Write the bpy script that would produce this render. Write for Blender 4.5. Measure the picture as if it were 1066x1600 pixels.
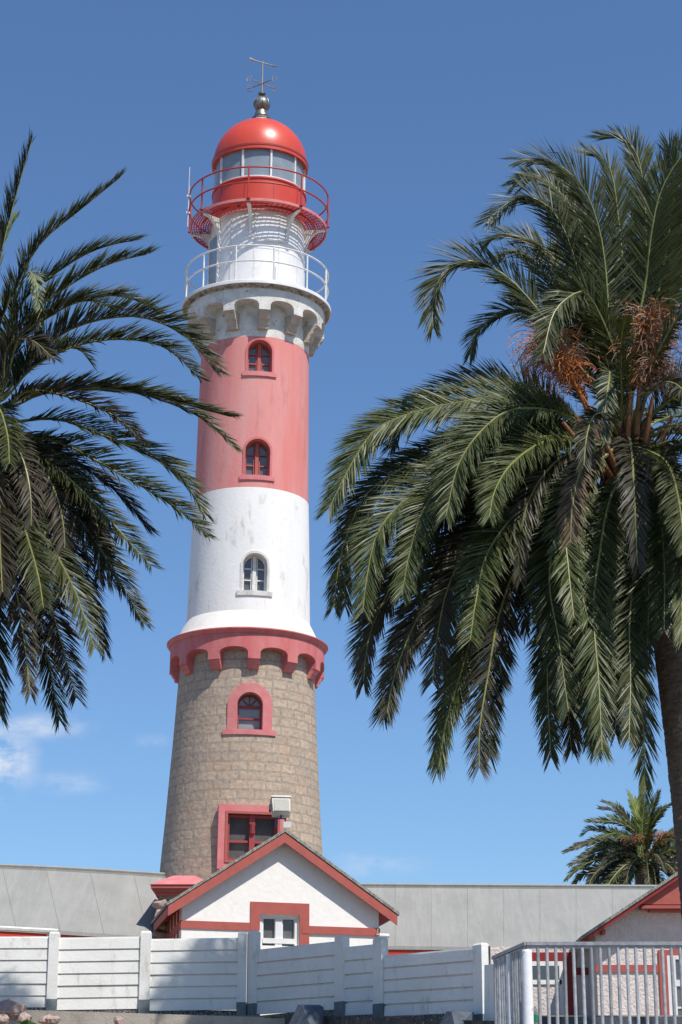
import bpy, bmesh, math, random
from mathutils import Vector, Matrix
import numpy as np
random.seed(7); R = math.radians; PI = math.pi
SC = bpy.context.scene; COL = SC.collection
for o in list(bpy.data.objects): bpy.data.objects.remove(o)

# ---------------------------------------------------------------- camera, sky, sun
FPX = 3150.0; PITCH = R(17.8)
cam = bpy.data.cameras.new('camera'); camo = bpy.data.objects.new('camera', cam); COL.objects.link(camo)
cam.sensor_fit = 'VERTICAL'; cam.sensor_height = 24; cam.lens = 24*FPX/1600; cam.clip_end = 5000; cam.clip_start = .1
camo.location = (0, 0, 0); camo.rotation_euler = (PI/2+PITCH, 0, 0); SC.camera = camo
SUN_E, SUN_A = 57.5, 37.0          # elevation; azimuth to the right of straight behind the camera
w = bpy.data.worlds.new('World'); SC.world = w; w.use_nodes = True
nt = w.node_tree; nt.nodes.clear(); N = nt.nodes.new; LK = nt.links.new
sky = N('ShaderNodeTexSky'); sky.sky_type = 'NISHITA'; sky.sun_disc = False
sky.sun_elevation = R(SUN_E); sky.sun_rotation = R(180-SUN_A); sky.air_density = 1.0; sky.dust_density = .6; sky.ozone_density = 1.6; sky.altitude = 0
bg = N('ShaderNodeBackground'); wo = N('ShaderNodeOutputWorld')
bg.inputs[1].default_value = .1
def ray(px, py): 
    c, s = math.cos(PITCH), math.sin(PITCH); a = (px-533)/FPX; b = (800-py)/FPX
    return Vector((a, c-b*s, s+b*c))
def pt(px, py, Y):
    d = ray(px, py); return d*(Y/d.y)
tc = N('ShaderNodeTexCoord'); last = sky.outputs[0]
nz = N('ShaderNodeTexNoise'); nz.inputs['Scale'].default_value = 42; nz.inputs['Detail'].default_value = 7; nz.inputs['Roughness'].default_value = .62
mpw = N('ShaderNodeMapping'); mpw.inputs['Scale'].default_value = (1, 1, 1.9); LK(tc.outputs['Generated'], mpw.inputs[0]); LK(mpw.outputs[0], nz.inputs['Vector'])
for (cx, cy, sx, sz, amt) in [(-8, 1188, .021, .019, 2.0), (70, 1135, .026, .007, .8), (575, 1352, .030, .007, .5), (110, 1222, .02, .007, .5), (240, 1158, .014, .004, .3)]:
    d = ray(cx, cy).normalized()
    sb = N('ShaderNodeVectorMath'); sb.operation = 'SUBTRACT'; LK(tc.outputs['Generated'], sb.inputs[0]); sb.inputs[1].default_value = d
    dv = N('ShaderNodeVectorMath'); dv.operation = 'DIVIDE'; LK(sb.outputs[0], dv.inputs[0]); dv.inputs[1].default_value = (sx, 1, sz)
    ln = N('ShaderNodeVectorMath'); ln.operation = 'LENGTH'; LK(dv.outputs[0], ln.inputs[0])
    mr = N('ShaderNodeMapRange'); mr.interpolation_type = 'SMOOTHSTEP'; LK(ln.outputs['Value'], mr.inputs['Value'])
    mr.inputs['From Min'].default_value = 0; mr.inputs['From Max'].default_value = 1.25; mr.inputs['To Min'].default_value = 1; mr.inputs['To Max'].default_value = 0
    m2 = N('ShaderNodeMapRange'); LK(nz.outputs[0], m2.inputs['Value']); m2.inputs['From Min'].default_value = .38; m2.inputs['From Max'].default_value = .74
    mm = N('ShaderNodeMath'); mm.operation = 'MULTIPLY'; LK(mr.outputs[0], mm.inputs[0]); LK(m2.outputs[0], mm.inputs[1])
    m3 = N('ShaderNodeMath'); m3.operation = 'MULTIPLY'; m3.use_clamp = True; LK(mm.outputs[0], m3.inputs[0]); m3.inputs[1].default_value = amt
    mx = N('ShaderNodeMix'); mx.data_type = 'RGBA'; LK(m3.outputs[0], mx.inputs['Factor']); LK(last, mx.inputs['A']); mx.inputs['B'].default_value = (7.6, 8.0, 8.8, 1)
    last = mx.outputs['Result']
tn = N('ShaderNodeVectorMath'); tn.operation = 'MULTIPLY'; tn.inputs[1].default_value = (.82, 1.06, 1.32); LK(sky.outputs[0], tn.inputs[0])
for l_ in list(sky.outputs[0].links):
    if l_.to_node != tn: LK(tn.outputs[0], l_.to_socket)
LK(last, bg.inputs[0]); LK(bg.outputs[0], wo.inputs[0])
sl = bpy.data.lights.new('sun', 'SUN'); so = bpy.data.objects.new('sun', sl); COL.objects.link(so)
sl.energy = 4.9; sl.angle = R(.53); sl.color = (1, .945, .865)
sd = Vector((math.sin(R(SUN_A))*math.cos(R(SUN_E)), -math.cos(R(SUN_A))*math.cos(R(SUN_E)), math.sin(R(SUN_E))))
so.rotation_euler = sd.to_track_quat('Z', 'Y').to_euler(); so.location = (20, -20, 60)
SC.view_settings.view_transform = 'Standard'; SC.view_settings.look = 'None'; SC.view_settings.exposure = .1; SC.view_settings.gamma = 1
SC.render.engine = 'CYCLES'

# ---------------------------------------------------------------- materials
def ramp(nt, a, b): 
    n = nt.nodes.new('ShaderNodeMapRange'); n.inputs['From Min'].default_value = a; n.inputs['From Max'].default_value = b; return n
def pmat(name, c1, c2=None, scale=3, rough=.6, bump=0, bscale=40, stretch=(1, 1, 1), metallic=0, spec=.5, lo=.35, hi=.65, dirt=None, dscale=1.5, dlo=.56, dhi=.7, dstretch=(1, 1, 1), rnd=0, bdist=.02, detail=6):
    m = bpy.data.materials.new(name); m.use_nodes = True; t = m.node_tree; p = t.nodes['Principled BSDF']
    p.inputs['Roughness'].default_value = rough; p.inputs['Metallic'].default_value = metallic; p.inputs['Specular IOR Level'].default_value = spec
    c2 = c2 or tuple(x*.8 for x in c1)
    tc = t.nodes.new('ShaderNodeTexCoord')
    mp = t.nodes.new('ShaderNodeMapping'); mp.inputs['Scale'].default_value = stretch; t.links.new(tc.outputs['Object'], mp.inputs[0])
    n = t.nodes.new('ShaderNodeTexNoise'); n.inputs['Scale'].default_value = scale; n.inputs['Detail'].default_value = detail; n.inputs['Roughness'].default_value = .62; t.links.new(mp.outputs[0], n.inputs['Vector'])
    r = ramp(t, lo, hi); t.links.new(n.outputs[0], r.inputs[0])
    mx = t.nodes.new('ShaderNodeMix'); mx.data_type = 'RGBA'; mx.inputs['A'].default_value = (*c1, 1); mx.inputs['B'].default_value = (*c2, 1); t.links.new(r.outputs[0], mx.inputs['Factor'])
    out = mx.outputs['Result']
    if dirt:
        mp2 = t.nodes.new('ShaderNodeMapping'); mp2.inputs['Scale'].default_value = dstretch; mp2.inputs['Location'].default_value = (3.1, 1.7, 8.2); t.links.new(tc.outputs['Object'], mp2.inputs[0])
        n2 = t.nodes.new('ShaderNodeTexNoise'); n2.inputs['Scale'].default_value = dscale; n2.inputs['Detail'].default_value = 9; n2.inputs['Roughness'].default_value = .7; t.links.new(mp2.outputs[0], n2.inputs['Vector'])
        r2 = ramp(t, dlo, dhi); t.links.new(n2.outputs[0], r2.inputs[0])
        m2 = t.nodes.new('ShaderNodeMix'); m2.data_type = 'RGBA'; t.links.new(r2.outputs[0], m2.inputs['Factor']); t.links.new(out, m2.inputs['A']); m2.inputs['B'].default_value = (*dirt, 1)
        out = m2.outputs['Result']
    if rnd:
        oi = t.nodes.new('ShaderNodeObjectInfo'); h = t.nodes.new('ShaderNodeHueSaturation'); rr = ramp(t, 0, 1); rr.inputs['To Min'].default_value = 1-rnd; rr.inputs['To Max'].default_value = 1+rnd
        t.links.new(oi.outputs['Random'], rr.inputs[0]); t.links.new(rr.outputs[0], h.inputs['Value']); t.links.new(out, h.inputs['Color']); out = h.outputs[0]
    t.links.new(out, p.inputs['Base Color'])
    if bump:
        nb = t.nodes.new('ShaderNodeTexNoise'); nb.inputs['Scale'].default_value = bscale; nb.inputs['Detail'].default_value = 5; t.links.new(tc.outputs['Object'], nb.inputs['Vector'])
        b = t.nodes.new('ShaderNodeBump'); b.inputs['Strength'].default_value = bump; b.inputs['Distance'].default_value = bdist; t.links.new(nb.outputs[0], b.inputs['Height']); t.links.new(b.outputs[0], p.inputs['Normal'])
    return m
M = {}
M['pink'] = pmat('weathered_red_paint', (.66, .195, .17), (.65, .29, .265), 1.5, .75, .25, 9, stretch=(1, 1, .14), lo=.35, hi=.68, dirt=(.33, .095, .09), dscale=2.2, dlo=.56, dhi=.85, dstretch=(1, 1, .22))
M['corbelpink'] = pmat('corbel_red_paint', (.54, .12, .12), (.60, .20, .19), 2.5, .75, .3, 12, stretch=(1, 1, .3), dirt=(.20, .07, .06), dscale=5, dlo=.57, dhi=.8)
M['framered'] = pmat('muted_red_joinery', (.36, .05, .055), (.30, .06, .06), 5, .5)
M['surround'] = pmat('pink_surround_paint', (.58, .16, .165), (.62, .23, .22), 3, .7, .2, 30)
M['gloss'] = pmat('glossy_red_enamel', (.62, .072, .038), (.55, .058, .032), 2, .34, .06, 2, spec=.55)
M['redmetal'] = pmat('red_metal_paint', (.46, .040, .026), (.38, .032, .022), 6, .45)
M['cream'] = pmat('cream_plaster', (.80, .765, .69), (.74, .70, .63), 3, .85, .2, 14)
M['white'] = pmat('tower_white_plaster', (.82, .80, .765), (.75, .73, .695), 1.6, .8, .3, 10, stretch=(1, 1, .2), lo=.4, hi=.75, dirt=(.42, .385, .335), dscale=2.4, dlo=.555, dhi=.74, dstretch=(1, 1, .35))
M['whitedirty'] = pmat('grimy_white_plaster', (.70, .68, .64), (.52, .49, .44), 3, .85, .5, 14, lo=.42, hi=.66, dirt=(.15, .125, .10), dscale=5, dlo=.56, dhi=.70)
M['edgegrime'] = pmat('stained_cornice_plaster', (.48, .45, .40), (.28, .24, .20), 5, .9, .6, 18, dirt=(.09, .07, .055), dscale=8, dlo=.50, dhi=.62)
M['drum'] = pmat('white_painted_steel', (.82, .805, .785), (.72, .71, .71), 2, .45, .08, 6, dirt=(.45, .25, .18), dscale=6, dlo=.72, dhi=.82)
M['whitemetal'] = pmat('white_metal_paint', (.76, .75, .73), (.62, .6, .56), 8, .5, dirt=(.36, .24, .17), dscale=14, dlo=.63, dhi=.74)
M['zinc'] = pmat('aged_zinc', (.30, .29, .26), (.13, .12, .11), 6, .42, .2, 20, metallic=.75)
M['dark'] = pmat('dark_gap', (.03, .028, .027), None, 5, .7)
M['iron'] = pmat('weathered_vane_metal', (.24, .21, .18), (.36, .34, .31), 8, .5, metallic=.4)
M['wall'] = pmat('rough_white_plaster', (.89, .87, .83), (.84, .815, .775), 5, .9, .22, 8, lo=.4, hi=.7, bdist=.035, dirt=(.55, .52, .47), dscale=1.8, dlo=.62, dhi=.85)
M['pinkwall'] = pmat('pale_roughcast_plaster', (.76, .68, .64), (.66, .57, .53), 5, .95, .7, 16, bdist=.05)
M['trim'] = pmat('brick_red_trim', (.43, .10, .078), (.37, .085, .068), 4, .65, .12, 30)
M['darkred'] = pmat('dark_red_paint', (.30, .022, .02), (.24, .018, .018), 4, .55)
M['roof'] = pmat('grey_sheet_roof', (.275, .275, .258), (.225, .225, .21), .8, .75, .5, 26, stretch=(1, 1, .5), lo=.35, hi=.7, dirt=(.315, .31, .29), dscale=1.6, dlo=.45, dhi=.75, dstretch=(3, .3, .3))
M['shingle'] = pmat('mossy_roof_edge', (.30, .31, .28), (.13, .13, .11), 9, .9, .8, 30, dirt=(.42, .43, .38), dscale=20, dlo=.5, dhi=.65)
M['fence'] = pmat('white_concrete_paint', (.79, .78, .745), (.70, .69, .65), 1.1, .8, .3, 14, dirt=(.40, .36, .30), dscale=3.5, dlo=.56, dhi=.80, dstretch=(1, 1, .35))
M['fencegrey'] = pmat('grey_plinth_paint', (.17, .20, .215), (.12, .14, .15), 6, .85, .5, 30)
M['gravel'] = pmat('dark_pebbledash', (.03, .035, .04), (.36, .36, .34), 34, .95, 1, 34, lo=.45, hi=.6, bdist=.06)
M['concrete'] = pmat('tan_concrete', (.42, .375, .32), (.31, .275, .235), 1.6, .9, .5, 25, dirt=(.19, .16, .13), dscale=3, dlo=.56, dhi=.75)
M['rail'] = pmat('galvanised_grey_rail', (.42, .43, .44), (.27, .28, .29), 12, .5, .15, 40, metallic=.25, dirt=(.20, .15, .12), dscale=9, dlo=.6, dhi=.75, rnd=.3)  # darkened base and per-bar value spread paint in patchy palm shade
M['postwhite'] = pmat('chipped_white_pipe_paint', (.76, .76, .76), (.68, .68, .69), 6, .5, .2, 30, dirt=(.22, .19, .18), dscale=10, dlo=.62, dhi=.7)
M['slate'] = pmat('blue_slate_block', (.085, .105, .135), (.05, .06, .075), 5, .75, .6, 16)
M['rock'] = pmat('pinkish_granite_rock', (.46, .33, .28), (.33, .245, .215), 4, .9, .9, 14, bdist=.05)
M['darkrock'] = pmat('dark_rubble', (.09, .085, .08), (.035, .035, .035), 5, .95, 1, 12, dirt=(.35, .36, .38), dscale=9, dlo=.6, dhi=.66, bdist=.05)
M['sand'] = pmat('sandy_ground', (.26, .215, .165), (.20, .165, .13), .6, .95, .5, 10)
M['asphalt'] = pmat('asphalt', (.055, .055, .057), (.04, .04, .042), 3, .9, .4, 60)
M['blue'] = pmat('blue_metal_paint', (.03, .07, .24), (.02, .05, .17), 8, .5)
M['box'] = pmat('floodlight_housing', (.60, .58, .52), (.48, .46, .42), 5, .6, .15, 20)
M['boxunder'] = pmat('floodlight_lens_panel', (.30, .29, .26), (.24, .23, .21), 5, .5)
M['stub'] = pmat('cut_frond_base', (.20, .12, .06), (.10, .06, .035), 6, .9, .8, 20, bdist=.05)
M['bottle'] = pmat('clear_bottle_plastic', (.55, .62, .6), None, 5, .12); M['bottle'].node_tree.nodes['Principled BSDF'].inputs['Transmission Weight'].default_value = .85
M['label'] = pmat('green_bottle_label', (.01, .20, .10), None, 5, .5)
def glass(name, c, rough=.06, spec=.8, lo=.0):
    m = pmat(name, c, tuple(x*1.7+lo for x in c), 1.2, rough, .05, 2, spec=spec); return m
M['pane'] = glass('dark_window_glass', (.045, .05, .055))
M['panegrey'] = glass('dusty_window_glass', (.20, .22, .23), .25)
M['curtain'] = glass('grey_blind_glass', (.085, .085, .085), .15)
m = pmat('lantern_glass', (.52, .60, .66), (.42, .50, .56), 2.5, .12, spec=.8); p = m.node_tree.nodes['Principled BSDF']; p.inputs['Transmission Weight'].default_value = .55; M['lantern'] = m
# masonry on the round tower
def stonemat():
    m = bpy.data.materials.new('granite_block_masonry'); m.use_nodes = True; t = m.node_tree; n = t.nodes.new; l = t.links.new; p = t.nodes['Principled BSDF']; p.inputs['Roughness'].default_value = .95
    p.inputs['Specular IOR Level'].default_value = .2
    tc = n('ShaderNodeTexCoord'); sx = n('ShaderNodeSeparateXYZ'); l(tc.outputs['Object'], sx.inputs[0])
    ny = n('ShaderNodeMath'); ny.operation = 'MULTIPLY'; ny.inputs[1].default_value = -1; l(sx.outputs['Y'], ny.inputs[0])
    at = n('ShaderNodeMath'); at.operation = 'ARCTAN2'; l(sx.outputs['X'], at.inputs[0]); l(ny.outputs[0], at.inputs[1])
    mu = n('ShaderNodeMath'); mu.operation = 'MULTIPLY'; mu.inputs[1].default_value = 2.3; l(at.outputs[0], mu.inputs[0])
    cb = n('ShaderNodeCombineXYZ'); l(mu.outputs[0], cb.inputs[0]); l(sx.outputs['Z'], cb.inputs[1])
    dn = n('ShaderNodeTexNoise'); dn.inputs['Scale'].default_value = 2.2; dn.inputs['Detail'].default_value = 4; l(cb.outputs[0], dn.inputs['Vector'])
    ds = n('ShaderNodeVectorMath'); ds.operation = 'MULTIPLY_ADD'; l(dn.outputs['Color'], ds.inputs[0]); ds.inputs[1].default_value = (.12, .05, 0); l(cb.outputs[0], ds.inputs[2])
    br = n('ShaderNodeTexBrick'); l(ds.outputs[0], br.inputs['Vector']); br.inputs['Scale'].default_value = 1; br.inputs['Brick Width'].default_value = .52; br.inputs['Row Height'].default_value = .278
    br.inputs['Mortar Size'].default_value = .019; br.inputs['Mortar Smooth'].default_value = .3; br.offset = .45; br.squash = 1.25; br.squash_frequency = 3
    br.inputs['Color1'].default_value = (.50, .395, .30, 1); br.inputs['Color2'].default_value = (.41, .33, .26, 1); br.inputs['Mortar'].default_value = (.42, .355, .285, 1)
    n1 = n('ShaderNodeTexNoise'); n1.inputs['Scale'].default_value = 9; n1.inputs['Detail'].default_value = 8; n1.inputs['Roughness'].default_value = .7; l(tc.outputs['Object'], n1.inputs['Vector'])
    r1 = ramp(t, .3, .7); r1.inputs['To Min'].default_value = .68; r1.inputs['To Max'].default_value = 1.22; l(n1.outputs[0], r1.inputs[0])
    mx = n('ShaderNodeVectorMath'); mx.operation = 'MULTIPLY'; l(br.outputs['Color'], mx.inputs[0]); l(r1.outputs[0], mx.inputs[1])
    n3 = n('ShaderNodeTexNoise'); n3.inputs['Scale'].default_value = 1.7; n3.inputs['Detail'].default_value = 3; l(cb.outputs[0], n3.inputs['Vector']); r3 = ramp(t, .5, .75); r3.inputs['To Max'].default_value = .5; l(n3.outputs[0], r3.inputs[0])
    mo = n('ShaderNodeMix'); mo.data_type = 'RGBA'; l(r3.outputs[0], mo.inputs['Factor']); l(mx.outputs[0], mo.inputs['A']); mo.inputs['B'].default_value = (.46, .30, .20, 1)
    l(mo.outputs['Result'], p.inputs['Base Color'])
    # recessed joint with a raised pointing bead in its middle
    cr = n('ShaderNodeValToRGB'); l(br.outputs['Fac'], cr.inputs[0]); e = cr.color_ramp; e.elements[0].color = (.5, .5, .5, 1); e.elements[1].color = (.72, .72, .72, 1); k = e.elements.new(.35); k.color = (0, 0, 0, 1)
    b1 = n('ShaderNodeBump'); b1.inputs['Strength'].default_value = 1; b1.inputs['Distance'].default_value = .06; l(cr.outputs[0], b1.inputs['Height'])
    n2 = n('ShaderNodeTexNoise'); n2.inputs['Scale'].default_value = 7; n2.inputs['Detail'].default_value = 8; l(tc.outputs['Object'], n2.inputs['Vector'])
    b2 = n('ShaderNodeBump'); b2.inputs['Strength'].default_value = .55; b2.inputs['Distance'].default_value = .045; l(n2.outputs[0], b2.inputs['Height']); l(b1.outputs[0], b2.inputs['Normal']); l(b2.outputs[0], p.inputs['Normal'])
    return m
M['stone'] = stonemat()
def leafmat(name, c1, c2, tr=.10, rough=.46, spec=.30):
    m = pmat(name, c1, c2, 2.5, rough, spec=spec, rnd=.28); t = m.node_tree; p = t.nodes['Principled BSDF']
    src = p.inputs['Base Color'].links[0].from_socket; tb = t.nodes.new('ShaderNodeBsdfTranslucent'); t.links.new(src, tb.inputs[0]); ms = t.nodes.new('ShaderNodeMixShader'); ms.inputs[0].default_value = tr
    t.links.new(p.outputs[0], ms.inputs[1]); t.links.new(tb.outputs[0], ms.inputs[2]); t.links.new(ms.outputs[0], t.nodes['Material Output'].inputs[0]); return m
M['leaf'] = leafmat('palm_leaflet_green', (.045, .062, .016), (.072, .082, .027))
M['leafold'] = leafmat('palm_leaflet_old', (.036, .040, .020), (.062, .052, .032), .1, .5)
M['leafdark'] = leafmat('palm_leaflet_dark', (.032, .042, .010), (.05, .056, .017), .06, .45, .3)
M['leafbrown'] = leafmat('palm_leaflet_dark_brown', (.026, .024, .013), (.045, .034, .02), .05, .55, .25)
M['leafdead'] = leafmat('palm_leaflet_dead', (.17, .125, .075), (.10, .07, .045), .08, .7)
M['leafyoung'] = leafmat('palm_leaflet_young', (.22, .27, .07), (.17, .22, .06), .25)
M['leafpale'] = leafmat('palm_leaflet_pale_underside', (.17, .20, .12), (.13, .16, .09), .2)
M['rachis'] = pmat('frond_rachis', (.26, .27, .08), (.17, .17, .06), 3, .5)
M['stalk'] = pmat('fruit_stalk_orange', (.48, .17, .04), (.33, .11, .03), 6, .6)
M['twig'] = pmat('dry_fruit_twigs', (.28, .20, .15), (.17, .11, .08), 6, .8)
M['petiole'] = pmat('orange_brown_petiole', (.30, .13, .05), (.19, .08, .035), 4, .6)
M['trunk'] = pmat('palm_trunk_bark', (.15, .12, .095), (.07, .056, .045), 5, .95, 1, 16, stretch=(1, 1, 3), bdist=.05)
M['grass'] = leafmat('succulent_green', (.06, .14, .03), (.10, .19, .05), .15, .5)

# ---------------------------------------------------------------- mesh helpers
def tag(o, label=None, cat=None, group=None, kind=None):
    if label: o['label'] = label
    if cat: o['category'] = cat
    if group: o['group'] = group
    if kind: o['kind'] = kind
    return o
def root(name, loc, label, cat, group=None):
    o = bpy.data.objects.new(name, None); COL.objects.link(o); o.location = loc; o.empty_display_size = .3
    return tag(o, label, cat, group)
def rootloc(o):
    while o.parent: o = o.parent
    return o.location.copy() if o.type == 'EMPTY' or True else Vector()
class MB:
    def __init__(s): s.v = []; s.f = []; s.m = []
    def add(s, vs, fs, mi=0):
        b = len(s.v); s.v += [tuple(x) for x in vs]; s.f += [tuple(b+i for i in f) for f in fs]; s.m += [mi]*len(fs)
    def box(s, c, size, ax=None, mi=0):
        X, Y, Z = ax or (Vector((1, 0, 0)), Vector((0, 1, 0)), Vector((0, 0, 1))); c = Vector(c)
        vs = [c+X*(sx*size[0]/2)+Y*(sy*size[1]/2)+Z*(sz*size[2]/2) for sz in (-1, 1) for sy in (-1, 1) for sx in (-1, 1)]
        s.add(vs, [(0, 2, 3, 1), (4, 5, 7, 6), (0, 1, 5, 4), (2, 6, 7, 3), (0, 4, 6, 2), (1, 3, 7, 5)], mi)
    def hexa(s, bot, top, mi=0):   # two rings of n points
        n = len(bot); s.add(list(bot)+list(top), [tuple(range(n-1, -1, -1)), tuple(range(n, 2*n))]+[(i, (i+1) % n, n+(i+1) % n, n+i) for i in range(n)], mi)
    def tube(s, pts, r, n=8, caps=True, mi=0):
        pts = [Vector(p) for p in pts]; rs = r if isinstance(r, (list, tuple)) else [r]*len(pts); vs = []; prev = None
        for i, p in enumerate(pts):
            T = (pts[min(i+1, len(pts)-1)]-pts[max(i-1, 0)]).normalized()
            if prev is None: A = T.orthogonal().normalized()
            else: A = (prev-T*prev.dot(T)).normalized()
            prev = A; B = T.cross(A)
            vs += [p+A*(rs[i]*math.cos(2*PI*k/n))+B*(rs[i]*math.sin(2*PI*k/n)) for k in range(n)]
        fs = [(i*n+k, i*n+(k+1) % n, (i+1)*n+(k+1) % n, (i+1)*n+k) for i in range(len(pts)-1) for k in range(n)]
        if caps: fs += [tuple(range(n-1, -1, -1)), tuple((len(pts)-1)*n+k for k in range(n))]
        s.add(vs, fs, mi)
    def ring(s, rad, z, r, n=96, m=8, mi=0):   # closed hoop
        vs = []
        for i in range(n):
            a = 2*PI*i/n
            for k in range(m):
                b = 2*PI*k/m; q = rad+r*math.cos(b); vs.append((q*math.sin(a), -q*math.cos(a), z+r*math.sin(b)))
        s.add(vs, [(i*m+k, ((i+1) % n)*m+k, ((i+1) % n)*m+(k+1) % m, i*m+(k+1) % m) for i in range(n) for k in range(m)], mi)
    def lathe(s, prof, n=128, closed=False, mi=0):   # prof (r,z) bottom->top; closed: loop profile, else capped
        vs = [(r*math.sin(2*PI*i/n), -r*math.cos(2*PI*i/n), z) for (r, z) in prof for i in range(n)]
        K = len(prof); rng = range(K) if closed else range(K-1)
        fs = [(k*n+i, k*n+(i+1) % n, ((k+1) % K)*n+(i+1) % n, ((k+1) % K)*n+i) for k in rng for i in range(n)]
        if not closed: fs += [tuple(range(n-1, -1, -1)), tuple((K-1)*n+i for i in range(n))]
        s.add(vs, fs, mi)
    def extr(s, poly, o, U, V, W, d0, d1, mi=0):   # polygon (u,v) extruded along W from d0 to d1
        o = Vector(o); s.hexa([o+U*a+V*b+W*d0 for a, b in poly], [o+U*a+V*b+W*d1 for a, b in poly], mi)
    def build(s, name, mats, parent=None, local=False, smooth=None):
        me = bpy.data.meshes.new(name); vs = s.v
        if parent is not None and not local:
            L = rootloc(parent); vs = [(x-L.x, y-L.y, z-L.z) for x, y, z in vs]
        me.from_pydata(vs, [], s.f)
        mats = mats if isinstance(mats, list) else [mats]
        for m_ in mats: me.materials.append(m_)
        if len(mats) > 1: me.polygons.foreach_set('material_index', s.m)
        me.validate(); bm = bmesh.new(); bm.from_mesh(me)
        if len(s.f) < 30000 and smooth != 'raw': bmesh.ops.recalc_face_normals(bm, faces=bm.faces)
        bm.to_mesh(me); bm.free()
        if smooth and smooth != 'raw':
            me.polygons.foreach_set('use_smooth', [True]*len(me.polygons)); me.set_sharp_from_angle(angle=R(smooth))
        o = bpy.data.objects.new(name, me); COL.objects.link(o)
        if parent is not None: o.parent = parent
        return o
def boolcut(o, cutters, smooth=35):
    for mb in cutters:
        c = mb.build('cutter', M['dark']); mod = o.modifiers.new('b', 'BOOLEAN'); mod.object = c; mod.operation = 'DIFFERENCE'; mod.solver = 'EXACT'
        mt = o.matrix_world.copy(); par = o.parent; o.parent = None; bpy.context.view_layer.update()
        me = bpy.data.meshes.new_from_object(o.evaluated_get(bpy.context.evaluated_depsgraph_get())); o.modifiers.clear(); o.data = me; o.parent = par
        bpy.data.objects.remove(c)
    o.data.polygons.foreach_set('use_smooth', [True]*len(o.data.polygons)); o.data.set_sharp_from_angle(angle=R(smooth))
def struct(o): o['kind'] = 'structure'; return o
ZUP = Vector((0, 0, 1))

# ---------------------------------------------------------------- ground
TER = 2.95   # level of the terrace behind the fence, above the eye
g = MB()
prof = [(-400, -1.6), (10, -1.6), (18, -1.5), (24, .2), (27, 1.0), (36, 1.55), (41, 1.9), (43.6, 2.1), (43.9, TER-.05), (48, TER), (120, TER), (900, TER), (3500, TER-60)]
xs = [-3000, -400, -60, -20, -8, 0, 8, 20, 60, 400, 3000]
vs = [(x, y, z) for (y, z) in prof for x in xs]; n = len(xs)
g.add(vs, [(j*n+i, j*n+i+1, (j+1)*n+i+1, (j+1)*n+i) for j in range(len(prof)-1) for i in range(n-1)])
struct(g.build('ground', M['sand'], smooth=60))
rd = MB(); rd.box((0, 0, -1.593), (300, 16, .006)); struct(rd.build('road', M['asphalt']))

# ---------------------------------------------------------------- lighthouse
TY = 60.0; TX = -2.93; LEAN = .0110
tl = root('lighthouse', (TX-.06, TY, TER), 'tall round lighthouse with red and white bands above a stone base and a red dome', 'lighthouse')
tl.rotation_euler.y = LEAN
def zdep(h): return TY*math.cos(PITCH)+h*math.sin(PITCH)
def Sd(y, hw):    # silhouette point: pixel height y, half width hw -> (r, zlocal)
    h = pt(395, y, TY).z; return (hw/FPX*zdep(h), h-TER)
def Fr(y, hw):    # front point
    r = hw/FPX*zdep(15)
    for _ in range(4): h = pt(395, y, TY-r).z; r = hw/FPX*zdep(h)
    return (r, h-TER)
def zf(y, r): return pt(395, y, TY-r).z-TER
TH0 = R(2.8)
def fr(th, r): # frame on the tower at azimuth th radius r
    return Vector((r*math.sin(th), -r*math.cos(th), 0)), Vector((math.cos(th), math.sin(th), 0)), Vector((math.sin(th), -math.cos(th), 0))
def interp(prof, z):
    for (r0, z0), (r1, z1) in zip(prof, prof[1:]):
        if z0 <= z <= z1: return r0+(r1-r0)*(z-z0)/(z1-z0)
    return prof[-1][0] if z > prof[-1][1] else prof[0][0]
def archpoly(wd, z0, z1, seg=14, grow=0, below=0):
    a = wd/2+grow; zs = z1-wd/2
    return [(-a, z0-below), (a, z0-below)]+[(a*math.cos(PI*k/seg), zs+a*math.sin(PI*k/seg)) for k in range(seg+1)]
# stone shaft
st = [Sd(1369, 128), Sd(1334, 125.5), Sd(1290, 121.8), Sd(1240, 118.2), Sd(1160, 112.3), Sd(1074, 106.8), Sd(1000, 103)]
st = [(st[0][0]+.25, 0)]+st
upper = [Sd(1000, 98), Sd(961, 96), Sd(840, 91.8), Sd(770, 88.7), Sd(606, 85.2), Sd(540, 83.8), Sd(440, 82)]
zcor_t = Fr(978, 126); zcor_b = Fr(986, 126)
stone_top = zcor_b[1]-.02
def clipprof(prof, z0, z1):
    return [(interp(prof, z0), z0)]+[(r, z) for r, z in prof if z0 < z < z1]+[(interp(prof, z1), z1)]
o_st = MB(); o_st.lathe(clipprof(st, 0, stone_top)); o_st = o_st.build('stone_shaft', M['stone'], tl, True, 35)
zrw = Fr(761, 88.5)[1]; zrt = Fr(525, 83.8)[1]; zslab = Fr(440, 117)[1]
o_w = MB(); o_w.lathe(clipprof(upper, zcor_t[1]-.1, zrw)); o_w = o_w.build('white_shaft', M['white'], tl, True, 35)
o_r = MB(); o_r.lathe(clipprof(upper, zrw, zrt)); o_r = o_r.build('red_shaft', M['pink'], tl, True, 35)
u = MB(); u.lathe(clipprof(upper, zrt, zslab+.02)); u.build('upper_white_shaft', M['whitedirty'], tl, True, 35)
# white skirt over the lower cornice
ra = interp(upper, Sd(977, 96)[1]); sk0 = Fr(978.5, 121)
zz0 = zcor_t[1]; zz1 = Sd(977, 96.5)[1]; rb = Sd(990, 112)[0]
prof = [(rb+.06, zz0-.03), (rb+.05, zz0+.02)]+[(ra-.02+(rb+.03-ra)*(1-t_)*(1+.12*t_), zz0+.02+(zz1-zz0)*t_) for t_ in [k/8 for k in range(1, 9)]]
sk = MB(); sk.lathe(prof); sk.build('plaster_skirt', M['cream'], tl, True, 60)

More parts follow.
